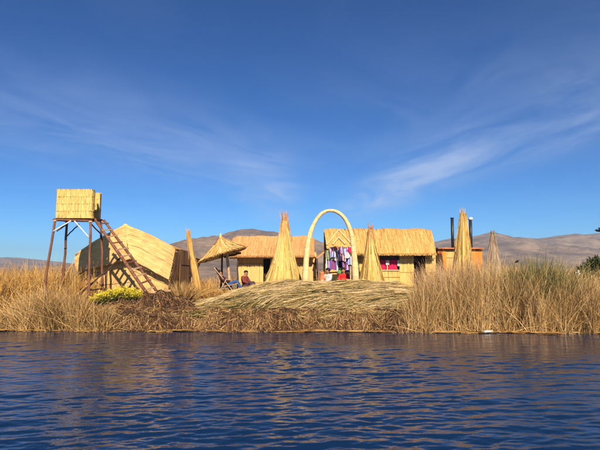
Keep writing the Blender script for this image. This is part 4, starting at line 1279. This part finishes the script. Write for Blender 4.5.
    cl = cloth('table_cloth', (a[0] - .03, Yt - .07, zt + .03), (b[0] + .03, Yt - .07, zt + .03), (a[0] - .03, Yt - .1, zt - .5), (b[0] + .03, Yt - .1, zt - .5), M['leaf_cloth'], .02, 3, parent=t)
    # green bag on the table
    q = P(339.7, 275.2, Yt); bag = empty('cloth_bag', (float(q[0]), Yt + .1, float(q[2]) + .02)); setp(bag, 'small green cloth bag on the sales table', 'bag')
    mb = MB(); mb.tube([(q[0], Yt + .1, q[2] + .02), (q[0], Yt + .1, q[2] + .1), (q[0] + .01, Yt + .1, q[2] + .2), (q[0], Yt + .1, q[2] + .26)], [.10, .13, .10, .05], 10, wob=.05); mb.build('sack', M['green_top'], bag)
    th = np.linspace(0, math.pi, 9)
    mb = MB(); mb.tube(np.stack([q[0] + .06 * np.cos(th), 0 * th + Yt + .1, q[2] + .25 + .09 * np.sin(th)], 1), .01, 5); mb.build('handle', M['green_top'], bag)
    # clay jar
    q = P(322, 280, 24.4); j = empty('clay_jar', (float(q[0]), 24.4, g)); setp(j, 'tall orange clay jar left of the stall', 'jar')
    zt = P(322, 272, 24.4)[2]; h = zt - g
    mb = MB(); z = np.array((0, .1, .35, .6, .8, .9, 1)) * h + g
    mb.tube(np.stack([np.full(7, q[0]), np.full(7, 24.4), z], 1), [.12, .15, .17, .14, .10, .10, .135], 16); mb.build('vessel', M['terracotta'], j)
    mb = MB(); thh = np.linspace(-1.2, 1.2, 9)
    mb.tube(np.stack([q[0] + .10 + .09 * np.cos(thh), 0 * thh + 24.4, g + h * .76 + .13 * np.sin(thh)], 1), .016, 6); mb.build('handle', M['terracotta'], j)
    # vendors
    q = P(344, 290, 24.2)
    person((float(q[0]), 24.2, g), R(-8), 'person wrapped in a bright red shawl sitting at the foot of the arch', M['red_skirt'], M['red_skirt'], pose_sit(-.05, .36, -.1), hair='braids', skirt=True, scale=.95)
    q = P(328.3, 290, 24.3)
    person((float(q[0]), 24.3, g - .02), R(-50), 'black-haired person in white blouse sitting beside the clay jar', M['white_top'], M['dark_cloth'], pose_sit(-.03, .36, .1), hair='braids', skirt=True, scale=.95)
M['leaf_cloth'] = plain_mat('dark_olive_cloth', (.055, .05, .02), (.03, .026, .012), .9, 10)
build_stall()

# ------------------------------------------------------------------ heap of cut reeds
PX = np.array([-4.25, -3.6, -2.9, -2.0, -1.0, .3, 1.6, 2.8, 3.7, 4.4, 5.0, 5.5])
PH = np.array([0.0, .24, .46, .74, .90, .94, .92, .92, .90, .82, .6, .0])
def front(x): return .8 * (edge_y(np.minimum(x, 4.3)) - 19.45)
def heap_h(x, y):
    x = np.asarray(x, float); y = np.asarray(y, float) - front(x)
    H = np.interp(x, PX, PH)
    f = smooth(20.25, 21.9, y) * (1 - smooth(22.6, 24.0, y))
    f = np.where(y < 22.2, np.clip((y - 19.95) / 1.95, 0, 1) ** .62, f)
    return .46 + .20 * smooth(19.95, 20.4, y) + H * f + .05 * np.sin(x * 2.3 + y * 3) * f + .035 * np.sin(x * 5.9 - y * 5 + 1) * f
def build_heap():
    root = empty('reed_heap', (.3, 21.9, .7)); setp(root, 'long heap of cut grey-green reeds lying along the island edge', 'reed heap')
    xs = np.linspace(-4.3, 5.5, 110); ys = np.linspace(19.95, 24.0, 40)
    X, Y = np.meshgrid(xs, ys, indexing='ij')
    Y = Y + front(X)
    Z = heap_h(X, Y) - .05 + rng.normal(size=X.shape) * .015
    v = np.stack([X, Y, Z], 2).reshape(-1, 3); i, j = np.meshgrid(np.arange(109), np.arange(39), indexing='ij'); a = (i * 40 + j).ravel()
    mb = MB(); mb.add(v, np.stack([a, a + 40, a + 41, a + 1], 1), tint=.08, smooth=True)
    mb.build('core', M['pile'], root)
    mb = MB()
    N = 14000
    x0 = rng.uniform(-4.3, 4.8, N); y0 = 19.92 + 2.6 * rng.random(N) ** 1.15
    ln = rng.uniform(.9, 2.4, N)
    ang = np.where(x0 < 0, .34, .22) + rng.normal(size=N) * .10 + .12 * np.sin(x0 * 1.4)
    # sheaves: groups share direction and lift
    sh = rng.integers(0, 160, N); shang = rng.normal(size=160) * .13; shl = np.abs(rng.normal(size=160)) * .10; shc = rng.normal(size=160) * .2
    sx = rng.uniform(-4.2, 4.7, 160); sy = 19.98 + 2.4 * rng.random(160)
    insh = rng.random(N) < .62
    x0 = np.where(insh, sx[sh] + rng.normal(size=N) * .28, x0); y0 = np.where(insh, sy[sh] + rng.normal(size=N) * .09, y0)
    ang = ang + np.where(insh, shang[sh], 0)
    t = np.linspace(0, 1, 6)
    px = x0[:, None] + np.cos(ang)[:, None] * ln[:, None] * (t - .35)
    py = y0[:, None] + np.sin(ang)[:, None] * ln[:, None] * (t - .35)
    py = py + front(px); py = np.maximum(py, 19.88 + front(px))
    pz = heap_h(px, py)
    # stalks are stiff: mix the surface with its straight chord
    ch = pz[:, :1] + (pz[:, -1:] - pz[:, :1]) * t
    pz = np.maximum(.55 * pz + .45 * ch, pz - .02) + (np.where(insh, shl[sh], 0) + .07 * rng.random(N))[:, None] + (rng.normal(size=N) * .05)[:, None] * (t - .5)
    tint = .60 + rng.normal(size=N) * .25 + np.where(insh, shc[sh], 0)
    green = np.exp(-((x0 + 2.6) / 1.0) ** 2) * np.clip((21.6 - y0) / 1.2, 0, 1)
    tint = tint - .5 * green - .10 * (rng.random(N) < .15)
    path = np.stack([px, py, pz], 2)
    wd = np.cross(path[:, -1] - path[:, 0], np.tile((0, -.5, 1.), (N, 1))) + rng.normal(size=(N, 3)) * .4
    mb.paths(path, .011 + .018 * rng.random(N), wd, np.clip(tint, 0, 1), .45)
    # loose ends hanging over the bank
    n = 900; x = rng.uniform(-4.0, 4.9, n); y = 19.9 + .25 * rng.random(n) + front(x); z = heap_h(x, y) + .04
    ln = rng.uniform(.15, .5, n)
    p1 = np.stack([x + rng.normal(size=n) * .28 * ln + .25 * ln, y - .06 - .2 * rng.random(n), z - (.35 + .6 * rng.random(n)) * ln], 1)
    mb.ribbons(np.stack([x, y, z], 1), p1, .012 + .014 * rng.random(n), np.stack([0 * x, -.06 * rng.random(n), .07 * rng.random(n)], 1), 3, None, np.clip(.48 + rng.normal(size=n) * .22, 0, 1), .5, 'mid')
    setp(mb.build('stalks', M['pile'], root), kind='stuff')
build_heap()

# ------------------------------------------------------------------ peat mound, flowers, tufts
def build_mound():
    root = empty('peat_mound', (-6.2, 20.7, .5)); setp(root, 'dark mound of matted roots and peat at the foot of the ladder', 'mound')
    mx = np.array([-8.6, -8.0, -7.2, -6.4, -5.6, -4.9, -4.3, -3.8]); mh = np.array([0, .38, .52, .62, .72, .55, .28, 0])
    def h(x, y):
        f = smooth(20.0, 20.55, y) * (1 - smooth(21.2, 21.9, y))
        return np.minimum(ground_z(x, y), .62) - .02 + np.interp(x, mx, mh) * f + .07 * f * np.sin(x * 7 + y * 4) + .05 * f * np.sin(x * 15 - y * 9)
    xs = np.linspace(-8.7, -3.7, 110); ys = np.linspace(19.95, 21.95, 44)
    X, Y = np.meshgrid(xs, ys, indexing='ij'); Z = h(X, Y) + rng.normal(size=X.shape) * .022
    v = np.stack([X, Y, Z], 2).reshape(-1, 3); i, j = np.meshgrid(np.arange(109), np.arange(43), indexing='ij'); a = (i * 44 + j).ravel()
    mb = MB(); mb.add(v, np.stack([a, a + 44, a + 45, a + 1], 1), smooth=True); mb.build('core', M['soil'], root)
    mb = MB(); N = 4200
    x = rng.uniform(-8.4, -3.9, N); y = rng.uniform(20.0, 21.3, N); an = rng.normal(size=N) * .7 + np.where(rng.random(N) < .3, 1.5, 0); ln = rng.uniform(.15, .8, N)
    t = np.linspace(0, 1, 5); cv = rng.normal(size=N) * .8
    a_ = an[:, None] + cv[:, None] * t
    px = x[:, None] + np.cumsum(np.cos(a_), 1) * ln[:, None] / 5; py = y[:, None] + np.cumsum(np.sin(a_), 1) * ln[:, None] / 5
    pz = h(px, py) + .015 + .09 * rng.random(N)[:, None] * np.sin(t * 3.1)[None, :]
    mb.paths(np.stack([px, py, pz], 2), .010 + .014 * rng.random(N), None, np.clip(rng.random(N) ** 2.6 * .9, 0, 1), .5)
    setp(mb.build('roots', M['litter'], root), kind='stuff')
    # a few thick pale roots
    for k in range(9):
        x0 = rng.uniform(-7.6, -4.4); a0 = rng.normal() * .8 - .5; L_ = rng.uniform(.6, 1.3)
        tt = np.linspace(0, 1, 9); xx = x0 + np.cos(a0) * L_ * tt; yy = 20.9 - tt * .7 + .05 * np.sin(tt * 9 + k)
        zz_ = h(xx, yy) + .03 + .03 * np.sin(tt * 8 + k)
        mb = MB(); mb.tube(np.stack([xx, yy, zz_], 1), np.linspace(.03, .014, 9), 6, wob=.1); mb.build('root', M['wood'], root)
    # log end at the ladder's foot
    q = P(166, 289.5, 20.9); 
    return h
mound_h = build_mound()

def build_log():
    a, b = P(150, 293.5, 21.0), P(171, 290.5, 21.3)
    lg = empty('log', (float((a[0] + b[0]) / 2), 21.1, float(a[2]) - .05)); setp(lg, 'short pale log lying behind the foot of the ladder', 'log')
    pole(lg, a, b, .06, .05, M['wood_pale'], 'trunk'); 
    pole(lg, a * .45 + b * .55, a * .3 + b * .7 + np.array((.05, .0, .16)), .03, .018, M['wood_pale'], 'branch_stub')
build_log()

def leaf_cloud(mb, cen, rad, N, size, tint_fn, up=.4):
    d = rng.normal(size=(N, 3)); d /= np.linalg.norm(d, axis=1)[:, None]; r = rng.random(N) ** .45
    lump = 1 + .25 * np.sin(d[:, 0] * 5 + 1) * np.sin(d[:, 1] * 4) + .2 * np.sin(d[:, 2] * 7 + d[:, 0] * 6)
    p = np.asarray(cen) + d * (r * lump)[:, None] * np.asarray(rad)
    dirs = d + rng.normal(size=(N, 3)) * .6; dirs[:, 2] += up; dirs /= np.linalg.norm(dirs, axis=1)[:, None]
    s = size * (.6 + .8 * rng.random(N))
    mb.ribbons(p, p + dirs * s[:, None], s * .5, None, 2, None, tint_fn(d, r, N), .2)
def build_flowers():
    b = P(118, 300, 20.6); root = empty('flowering_shrub', (float(b[0]), 20.55, .9)); setp(root, 'bright yellow flowering cushion plant on the mound left of the ladder', 'shrub')
    fo, fl = MB(), MB()
    for px, py, rx, rz_ in ((100, 298.5, .22, .16), (107, 296.5, .30, .20), (115, 294.5, .32, .22), (123, 293.5, .34, .22), (131, 294, .3, .2), (137, 296, .24, .16), (95, 300.5, .18, .12)):
        c = P(px, py, 20.5)
        leaf_cloud(fo, c - (0, -.08, .08), (rx, .3, rz_), 260, .09, lambda d, r, N: rng.random(N))
        leaf_cloud(fl, c + (0, -.02, .02), (rx, .3, rz_), 620, .05, lambda d, r, N: np.clip(.55 + .4 * d[:, 2] + rng.normal(size=N) * .2, 0, 1), 1.0)
    setp(fo.build('foliage', M['leaf'], root), kind='stuff'); setp(fl.build('flowers', M['flower'], root), kind='stuff')
build_flowers()

# ------------------------------------------------------------------ reeds
def blades(N, xr, yr, hfun, mat, name, label, lean=.28, wid=.024, seg=4, tint=(.55, .25), ypow=1.0, droop=.35, cond=None, hmin=.5, patch=.0, hpow=.7):
    x = rng.uniform(xr[0], xr[1], N); dy = yr[0] + (yr[1] - yr[0]) * rng.random(N) ** ypow
    y = edge_y(x) + dy
    if cond is not None:
        k = cond(x, y); x, y = x[k], y[k]; N = len(x)
    # clumping: pull each blade towards a clump centre
    nc = max(8, N // 60); cx = rng.uniform(xr[0], xr[1], nc); cl = rng.integers(0, nc, N)
    ci = np.argsort(cx); cs = cx[ci]; j = np.clip(np.searchsorted(cs, x), 0, nc - 1)
    x = x + (cs[j] - x) * .5 * (np.abs(cs[j] - x) < .6)
    ct = rng.normal(size=nc)[j]; ca = rng.normal(size=nc)[j]
    z = ground_z(x, y)
    h = hfun(x, y) * (hmin + (1 - hmin) * rng.random(N) ** hpow) * (1 + .15 * ct)
    a = rng.random(N) * 6.283
    ld = lean * h * np.abs(rng.normal(size=N)) * .6
    p0 = np.stack([x, y, z - .03], 1)
    p1 = p0 + np.stack([np.cos(a) * ld + .10 * h * ca, np.sin(a) * ld * .8, h], 1)
    bend = np.stack([np.cos(a) * ld * 1.2, np.sin(a) * ld, -droop * ld - .05 * h * rng.random(N)], 1)
    tn = np.clip(tint[0] + rng.normal(size=N) * tint[1] + .15 * ct + patch * np.sin(x * 1.1 + y * .7) + patch * np.sin(x * 2.7 - y * 1.9 + 1), 0, 1)
    mb = MB(); mb.ribbons(p0, p1, wid * (.5 + rng.random(N)), bend, seg, None, tn, .2)
    return setp(mb.build(name, mat), label, 'reeds', None, 'stuff')

HX = np.array([402, 408, 416, 426, 440, 455, 470, 485, 500, 512, 524, 538, 550, 560, 575, 590, 604, 800])
HY = np.array([318, 298, 281, 270, 264, 260, 258, 262, 264, 266, 272, 273, 274, 271, 270, 273, 272, 268])
def h_right(x, y):
    px = 300 + 520 * x / y
    py = np.interp(px, HX, HY)
    zt = CAM_H - (py - 272) / 520 * y
    return np.maximum(.25, zt - ground_z(x, y))
blades(28000, (3.9, 15), (.05, 2.4), h_right, M['reed_tan'], 'reed_bed', 'dense tan reeds standing along the right-hand shore', tint=(.54, .32), hmin=.35, wid=.0145, patch=.10, hpow=1.1, lean=.26)
blades(15000, (3.9, 15), (.3, 3.6), lambda x, y: h_right(x, y) * 1.02, M['reed_grey'], 'reed_bed', 'grey-brown dry reeds mixed through the right-hand shore', tint=(.52, .32), hmin=.4, wid=.013, lean=.24, hpow=1.2)
blades(6000, (3.6, 18), (-.02, .7), lambda x, y: .35 + .5 * np.minimum(h_right(x, y), 1.0), M['reed_tan'], 'reed_fringe', 'short leaning dry blades at the right-hand waterline', lean=.5, wid=.017, tint=(.6, .25), hmin=.3)
blades(5200, (6.5, 24), (3.6, 11), lambda x, y: np.maximum(.8, CAM_H + .25 - ground_z(x, y) + .15 * np.sin(x * 1.7)), M['reed_gold'], 'reed_field', 'golden reeds farther back on the right behind the shore reeds', tint=(.6, .2), hmin=.7, wid=.03)
def tall(x, y): return 0 * x + 3.0 + .3 * np.sin(x * 3)
blades(70, (7.6, 10.8), (1.2, 3.0), tall, M['reed_green'], 'tall_reed_stems', 'few tall thin dark stems rising over the right-hand reeds', tint=(.35, .15), hmin=.7, wid=.022, lean=.18)
# green tufts in the right-hand reeds
def tuft(px, py_top, Y, w, N, mat, label, lean=.35, name='reed_tuft', py_base=None, tint=(.5, .25), z0=None, group=None):
    b = P(px, 300, Y); g = gz(b) if z0 is None else z0
    zt = P(px, py_top, Y)[2]; H = zt - g
    a = rng.random(N) * 6.283; r = w * .35 * np.sqrt(rng.random(N))
    p0 = np.stack([b[0] + r * np.cos(a), Y + r * np.sin(a) * .8, np.full(N, g - .04)], 1)
    h = H * (.5 + .5 * rng.random(N) ** .6); ld = lean * h * np.abs(rng.normal(size=N)) * .55
    p1 = p0 + np.stack([np.cos(a) * ld, np.sin(a) * ld, h], 1)
    bend = np.stack([np.cos(a) * ld, np.sin(a) * ld, -.3 * ld], 1)
    root = empty(name, (float(b[0]), Y, g)); setp(root, label, 'reeds', group)
    mb = MB(); mb.ribbons(p0, p1, .024 * (.6 + .8 * rng.random(N)), bend, 4, None, np.clip(tint[0] + rng.normal(size=N) * tint[1], 0, 1), .2)
    setp(mb.build('blades', mat, root), kind='stuff')
    mb = MB(); mb.tube([(b[0], Y, g - .14), (b[0], Y, g - .05), (b[0], Y, g - .01)], [w * .4, w * .36, w * .1], 9, wob=.15); mb.build('root_crown', M['soil'], root)
tuft(538, 251, 20.2, 1.2, 800, M['reed_green'], 'tall dark green reed clump above the right-hand reeds, left of the pale plume', group='green reed clumps')
tuft(515, 263, 20.1, .9, 500, M['reed_green'], 'small green reed clump below the perched black bird', group='green reed clumps')
tuft(463, 254, 21.5, .7, 240, M['reed_grey'], 'thin grey-green reed clump in front of the tall cone', group='green reed clumps')
tuft(557, 258, 20.2, .8, 460, M['reed_green'], 'green reed clump just right of the tallest dark green one', group='green reed clumps')
tuft(421, 262, 23.0, .8, 120, M['reed_grey'], 'sparse dry reed clump before the dark doorway', group='green reed clumps', lean=.2)
tuft(182, 278, 21.9, .8, 420, M['reed_tan'], 'bushy yellow-green reed tuft beside the shaded end of the left hut', lean=.6, tint=(.45, .22))
tuft(209, 287, 23.0, .9, 220, M['reed_gold'], 'golden dry reed tuft at the foot of the folding chair', lean=.7, tint=(.65, .2))
tuft(127, 281, 22.6, .8, 260, M['reed_tan'], 'green-grey reed tuft behind the yellow flowers under the ladder', lean=.45, tint=(.35, .2))
tuft(155, 313, 20.05, .55, 260, M['reed_green'], 'low green grass tuft on the bank below the ladder', lean=.9)
tuft(348, 316, 20.0, .45, 150, M['reed_green'], 'low green grass tuft on the bank below the arch', lean=.9)
tuft(225, 316, 20.0, .45, 120, M['reed_green'], 'low green grass tuft on the bank below the parasol', lean=.9)

# left side
LX = np.array([-200, 0, 12, 22, 34, 48, 60, 74, 86, 96, 110, 130])
LY = np.array([308, 308, 306, 298, 288, 283, 283, 286, 292, 298, 306, 314])
def h_left(x, y):
    px = 300 + 520 * x / y
    zt = CAM_H - (np.interp(px, LX, LY) - 272) / 520 * y
    return np.maximum(.25, zt - ground_z(x, y))
blades(12000, (-13.5, -7.0), (.05, 1.9), h_left, M['reed_tan'], 'reed_bed', 'green-tan arching reeds at the left shore under the lookout cabin', lean=.5, tint=(.50, .28), hmin=.4, wid=.016)
blades(9000, (-22, -9.2), (2.0, 7.5), lambda x, y: np.maximum(.9, CAM_H + .28 - ground_z(x, y) + .14 * np.sin(x * 2.1) + .1 * np.sin(x * 5 + y)), M['reed_gold'], 'reed_field', 'golden orange reeds behind the left shore', tint=(.58, .2), hmin=.6, wid=.026)
blades(3500, (-40, -9), (7.5, 22), lambda x, y: CAM_H + .1 - ground_z(x, y), M['reed_gold'], 'reed_field', 'farther golden reeds at the left edge below the hill', tint=(.6, .2), hmin=.7, wid=.05)
blades(2600, (-9.3, -4.0), (3.3, 5.5), lambda x, y: 0 * x + .55, M['reed_gold'], 'reed_fringe', 'low dry grass round the base of the left hut', tint=(.5, .25), hmin=.4, lean=.6, cond=lambda x, y: (x < -7) | (x > -5.6))
blades(1500, (-5.2, -2.6), (2.6, 5.5), lambda x, y: 0 * x + .45, M['reed_gold'], 'reed_fringe', 'golden dry grass round the parasol and chair', tint=(.65, .2), hmin=.4, lean=.7)
blades(4000, (-16, -7.4), (-.03, .8), lambda x, y: 0 * x + .45, M['reed_tan'], 'reed_fringe', 'short leaning blades at the left waterline', lean=.8, tint=(.6, .25), hmin=.3)
blades(5000, (-40, 40), (24, 45), lambda x, y: 0 * x + 1.3, M['reed_gold'], 'reed_field', 'distant golden reeds behind the huts', tint=(.55, .2), hmin=.6, wid=.06)

blades(700, (-15, 15), (-.5, .1), lambda x, y: 0 * x + .55, M['reed_tan'], 'reed_stubs', 'sparse reed stubs standing in the shallow water along the shore', lean=.5, tint=(.5, .3), hmin=.25, wid=.016, cond=lambda x, y: (np.sin(x * 2.3) + np.sin(x * 5.1 + 1) + rng.normal(size=len(x)) * .5) > .3)
# bank litter and the floating fringe
def build_bank():
    mb = MB(); N = 15000
    x = rng.uniform(-8.8, 4.7, N); d = rng.random(N) * .95; y = edge_y(x) + d
    z = ground_z(x, y) + .02 + .06 * rng.random(N)
    p0 = np.stack([x, y, z], 1)
    hang = rng.random(N) < .5
    a = rng.normal(size=N) * .5 + np.where(rng.random(N) < .5, 0, math.pi)
    ln = rng.uniform(.08, .42, N)
    dx = np.where(hang, rng.normal(size=N) * .25, np.cos(a)) * ln
    dyv = np.where(hang, -.30 - .3 * rng.random(N), np.sin(a) * .4) * ln
    p1x, p1y = x + dx, np.maximum(y + dyv, edge_y(x + dx) - .05)
    p1z = np.maximum(ground_z(p1x, p1y) + .02, .02) + .05 * rng.random(N) + np.where(hang, 0, rng.normal(size=N) * .04)
    tn = np.clip(rng.random(N) ** 1.25 + .16 * np.sin(x * 2.2) * np.sin(x * .9 + 2), 0, 1)
    mb.ribbons(p0, np.stack([p1x, p1y, p1z], 1), .009 + .014 * rng.random(N), np.stack([0 * x, -.05 * rng.random(N), .05 * rng.random(N)], 1), 3, None, tn, .5, 'mid')
    setp(mb.build('bank_litter', M['litter']), 'brown tangled reed litter hanging over the island bank', 'reed litter', None, 'stuff')
    mb = MB(); N = 5200
    x = rng.uniform(-18, 18, N); wq = np.where(x > 4.2, .34, .18); y = edge_y(x) - .12 - wq * (rng.random(N) - .35) + .1
    pk = (np.sin(x * 1.7 + 1) * np.sin(x * .63 + 2) + .5 * np.sin(x * 5.3) + rng.normal(size=N) * .35 + np.where(x > 4.2, .35, 0)) > .3
    x, y = x[pk], y[pk]; N = len(x)
    a = rng.normal(size=N) * .25; ln = rng.uniform(.15, .7, N)
    p0 = np.stack([x, y, .015 + .035 * rng.random(N)], 1)
    p1 = p0 + np.stack([np.cos(a) * ln, np.sin(a) * ln * .5, rng.normal(size=N) * .012], 1)
    mb.ribbons(p0, p1, .018 + .02 * rng.random(N), None, 2, np.stack([0 * x, 1 + 0 * x, rng.normal(size=N) * .5], 1), np.clip(.62 + rng.normal(size=N) * .22, 0, 1), .6)
    setp(mb.build('floating_litter', M['reed_gold']), 'thin line of golden floating stalks along the waterline', 'reed litter', None, 'stuff')
build_bank()

# ------------------------------------------------------------------ small things
def build_small():
    a = P(487, 330.3, 19.05)
    o = MB(); o.box((a[0], 19.05, .07), (.28, .18, .035), (R(3), R(-4), R(8)), taper=.92)
    o.box((a[0] + .13, 19.02, .085), (.10, .10, .03), (R(-6), R(12), R(30)), taper=.8)
    setp(o.build('foam_board', M['white_bar'], None, (a[0], 19.05, .04)), 'broken whitish board stranded at the right-hand waterline', 'board')
    def bird(name, c, s, heading, label, flying):
        root = empty(name, c, heading); setp(root, label, 'bird'); root.scale = (s,) * 3
        def part(mb, nm, m, par=root):
            ob = mb.build(nm, m); ob.parent = par; return ob
        t = np.linspace(0, 1, 10)
        body = MB(); body.tube(np.stack([-.16 + .34 * t, 0 * t, .03 * np.sin(t * 3.1) + (.10 * t if not flying else 0)], 1), .004 + .065 * np.sin(np.clip(t, .0, 1) * 3.0) ** .8, 10)
        h = (.20, 0, .13 if not flying else .03)
        body.tube([(h[0] - .05, 0, h[2] - .03), (h[0], 0, h[2]), (h[0] + .03, 0, h[2])], [.03, .042, .02], 10)
        part(body, 'body', M['feather'])
        bk = MB(); bk.tube([(h[0] + .03, 0, h[2]), (h[0] + .09, 0, h[2] - .012)], [.013, .003], 6); part(bk, 'beak', M['beak'])
        tl = MB(); tl.box((-.22, 0, -.01), (.16, .06, .012)); part(tl, 'tail', M['feather'])
        for sgn in (-1, 1):
            w = MB()
            if flying:
                S = lambda u, v: np.stack([.08 - .16 * v - .10 * u * u, sgn * (.04 + .42 * u), .05 + .22 * u - .16 * u * u + .01 * np.sin(v * 3)], 1)
            else:
                S = lambda u, v: np.stack([.10 - .28 * u, sgn * (.055 + .012 * np.sin(u * 3.1)) + 0 * v, .07 - .03 * u - .08 * v * (1 - u * .7)], 1)
            w.sheet(S, 9, 5, thick=.008); part(w, 'wing', M['feather'])
            if not flying:
                lg = MB(); lg.tube([(.0, sgn * .02, -.03), (.01, sgn * .02, -.12)], .006, 5); part(lg, 'leg', M['beak'])
    q = P(516.7, 262.6, 19.75); bird('perched_bird', q, .55, R(35), 'small black bird perched on a stem above the right-hand reeds', False)
    st = empty('perch_stem', (float(q[0]), 19.75, gz(q))); setp(st, 'bare upright reed stem under the perched black bird', 'stem')
    pole(st, (q[0] + .05, 19.75, gz(q) - .1), (q[0], 19.75, q[2] - .065), .014, .008, M['wood'], 'stalk', n=5, crook=.02)
    mb = MB(); n_ = 6; p0 = np.stack([np.full(n_, q[0] + .02), np.full(n_, 19.75), np.linspace(gz(q) + .3, q[2] - .4, n_)], 1)
    mb.ribbons(p0, p0 + np.stack([rng.normal(size=n_) * .2, rng.normal(size=n_) * .2, np.full(n_, .4)], 1), .02); mb.build('leaf', M['reed_tan'], st)
    q = P(603.0, 231, 26); bird('flying_bird', q, 1.5, R(170), 'black bird flying at the right edge above the hills', True)
    # pale plume
    q = P(577, 273, 19.6); g = gz(q); pr = empty('reed_plume', (float(q[0]), 19.6, g)); setp(pr, 'single whitish plume on a stalk among the right-hand reeds', 'reed plume')
    pole(pr, (q[0] + .03, 19.6, g - .05), (q[0], 19.5, q[2] - .05), .012, .008, M['wood_pale'], 'stalk', n=5)
    mb = MB(); leaf_cloud(mb, (q[0], 19.5, q[2]), (.035, .035, .07), 90, .05, lambda d, r, N: rng.random(N), .8); mb.build('plume', M['plume'], pr)
    # dark green shrub at the right edge
    q = P(594, 275, 24.5); g = gz(q); sh = empty('shrub', (float(q[0]), 24.5, g)); setp(sh, 'dark green leafy shrub at the right edge behind the reeds', 'shrub')
    fo = MB()
    for dx, dz, rr in ((0, .0, .6), (-.45, -.2, .42), (.55, -.05, .6), (1.1, -.15, .55), (.2, .3, .4), (1.5, -.3, .5), (-.7, -.45, .3)):
        leaf_cloud(fo, (q[0] + dx, 24.5 + rng.normal() * .2, 2.25 + dz), (rr, rr, rr * .8), 900, .12, lambda d, r, N: np.clip(rng.random(N), 0, 1))
    setp(fo.build('foliage', M['leaf'], sh), kind='stuff')
    for dx in (-.3, .1, .6, 1.0):
        pole(sh, (q[0] + .3, 24.5, g - .1), (q[0] + dx, 24.5, 2.2), .035, .012, M['wood_dark'], 'stem', n=6, crook=.03)
build_small()
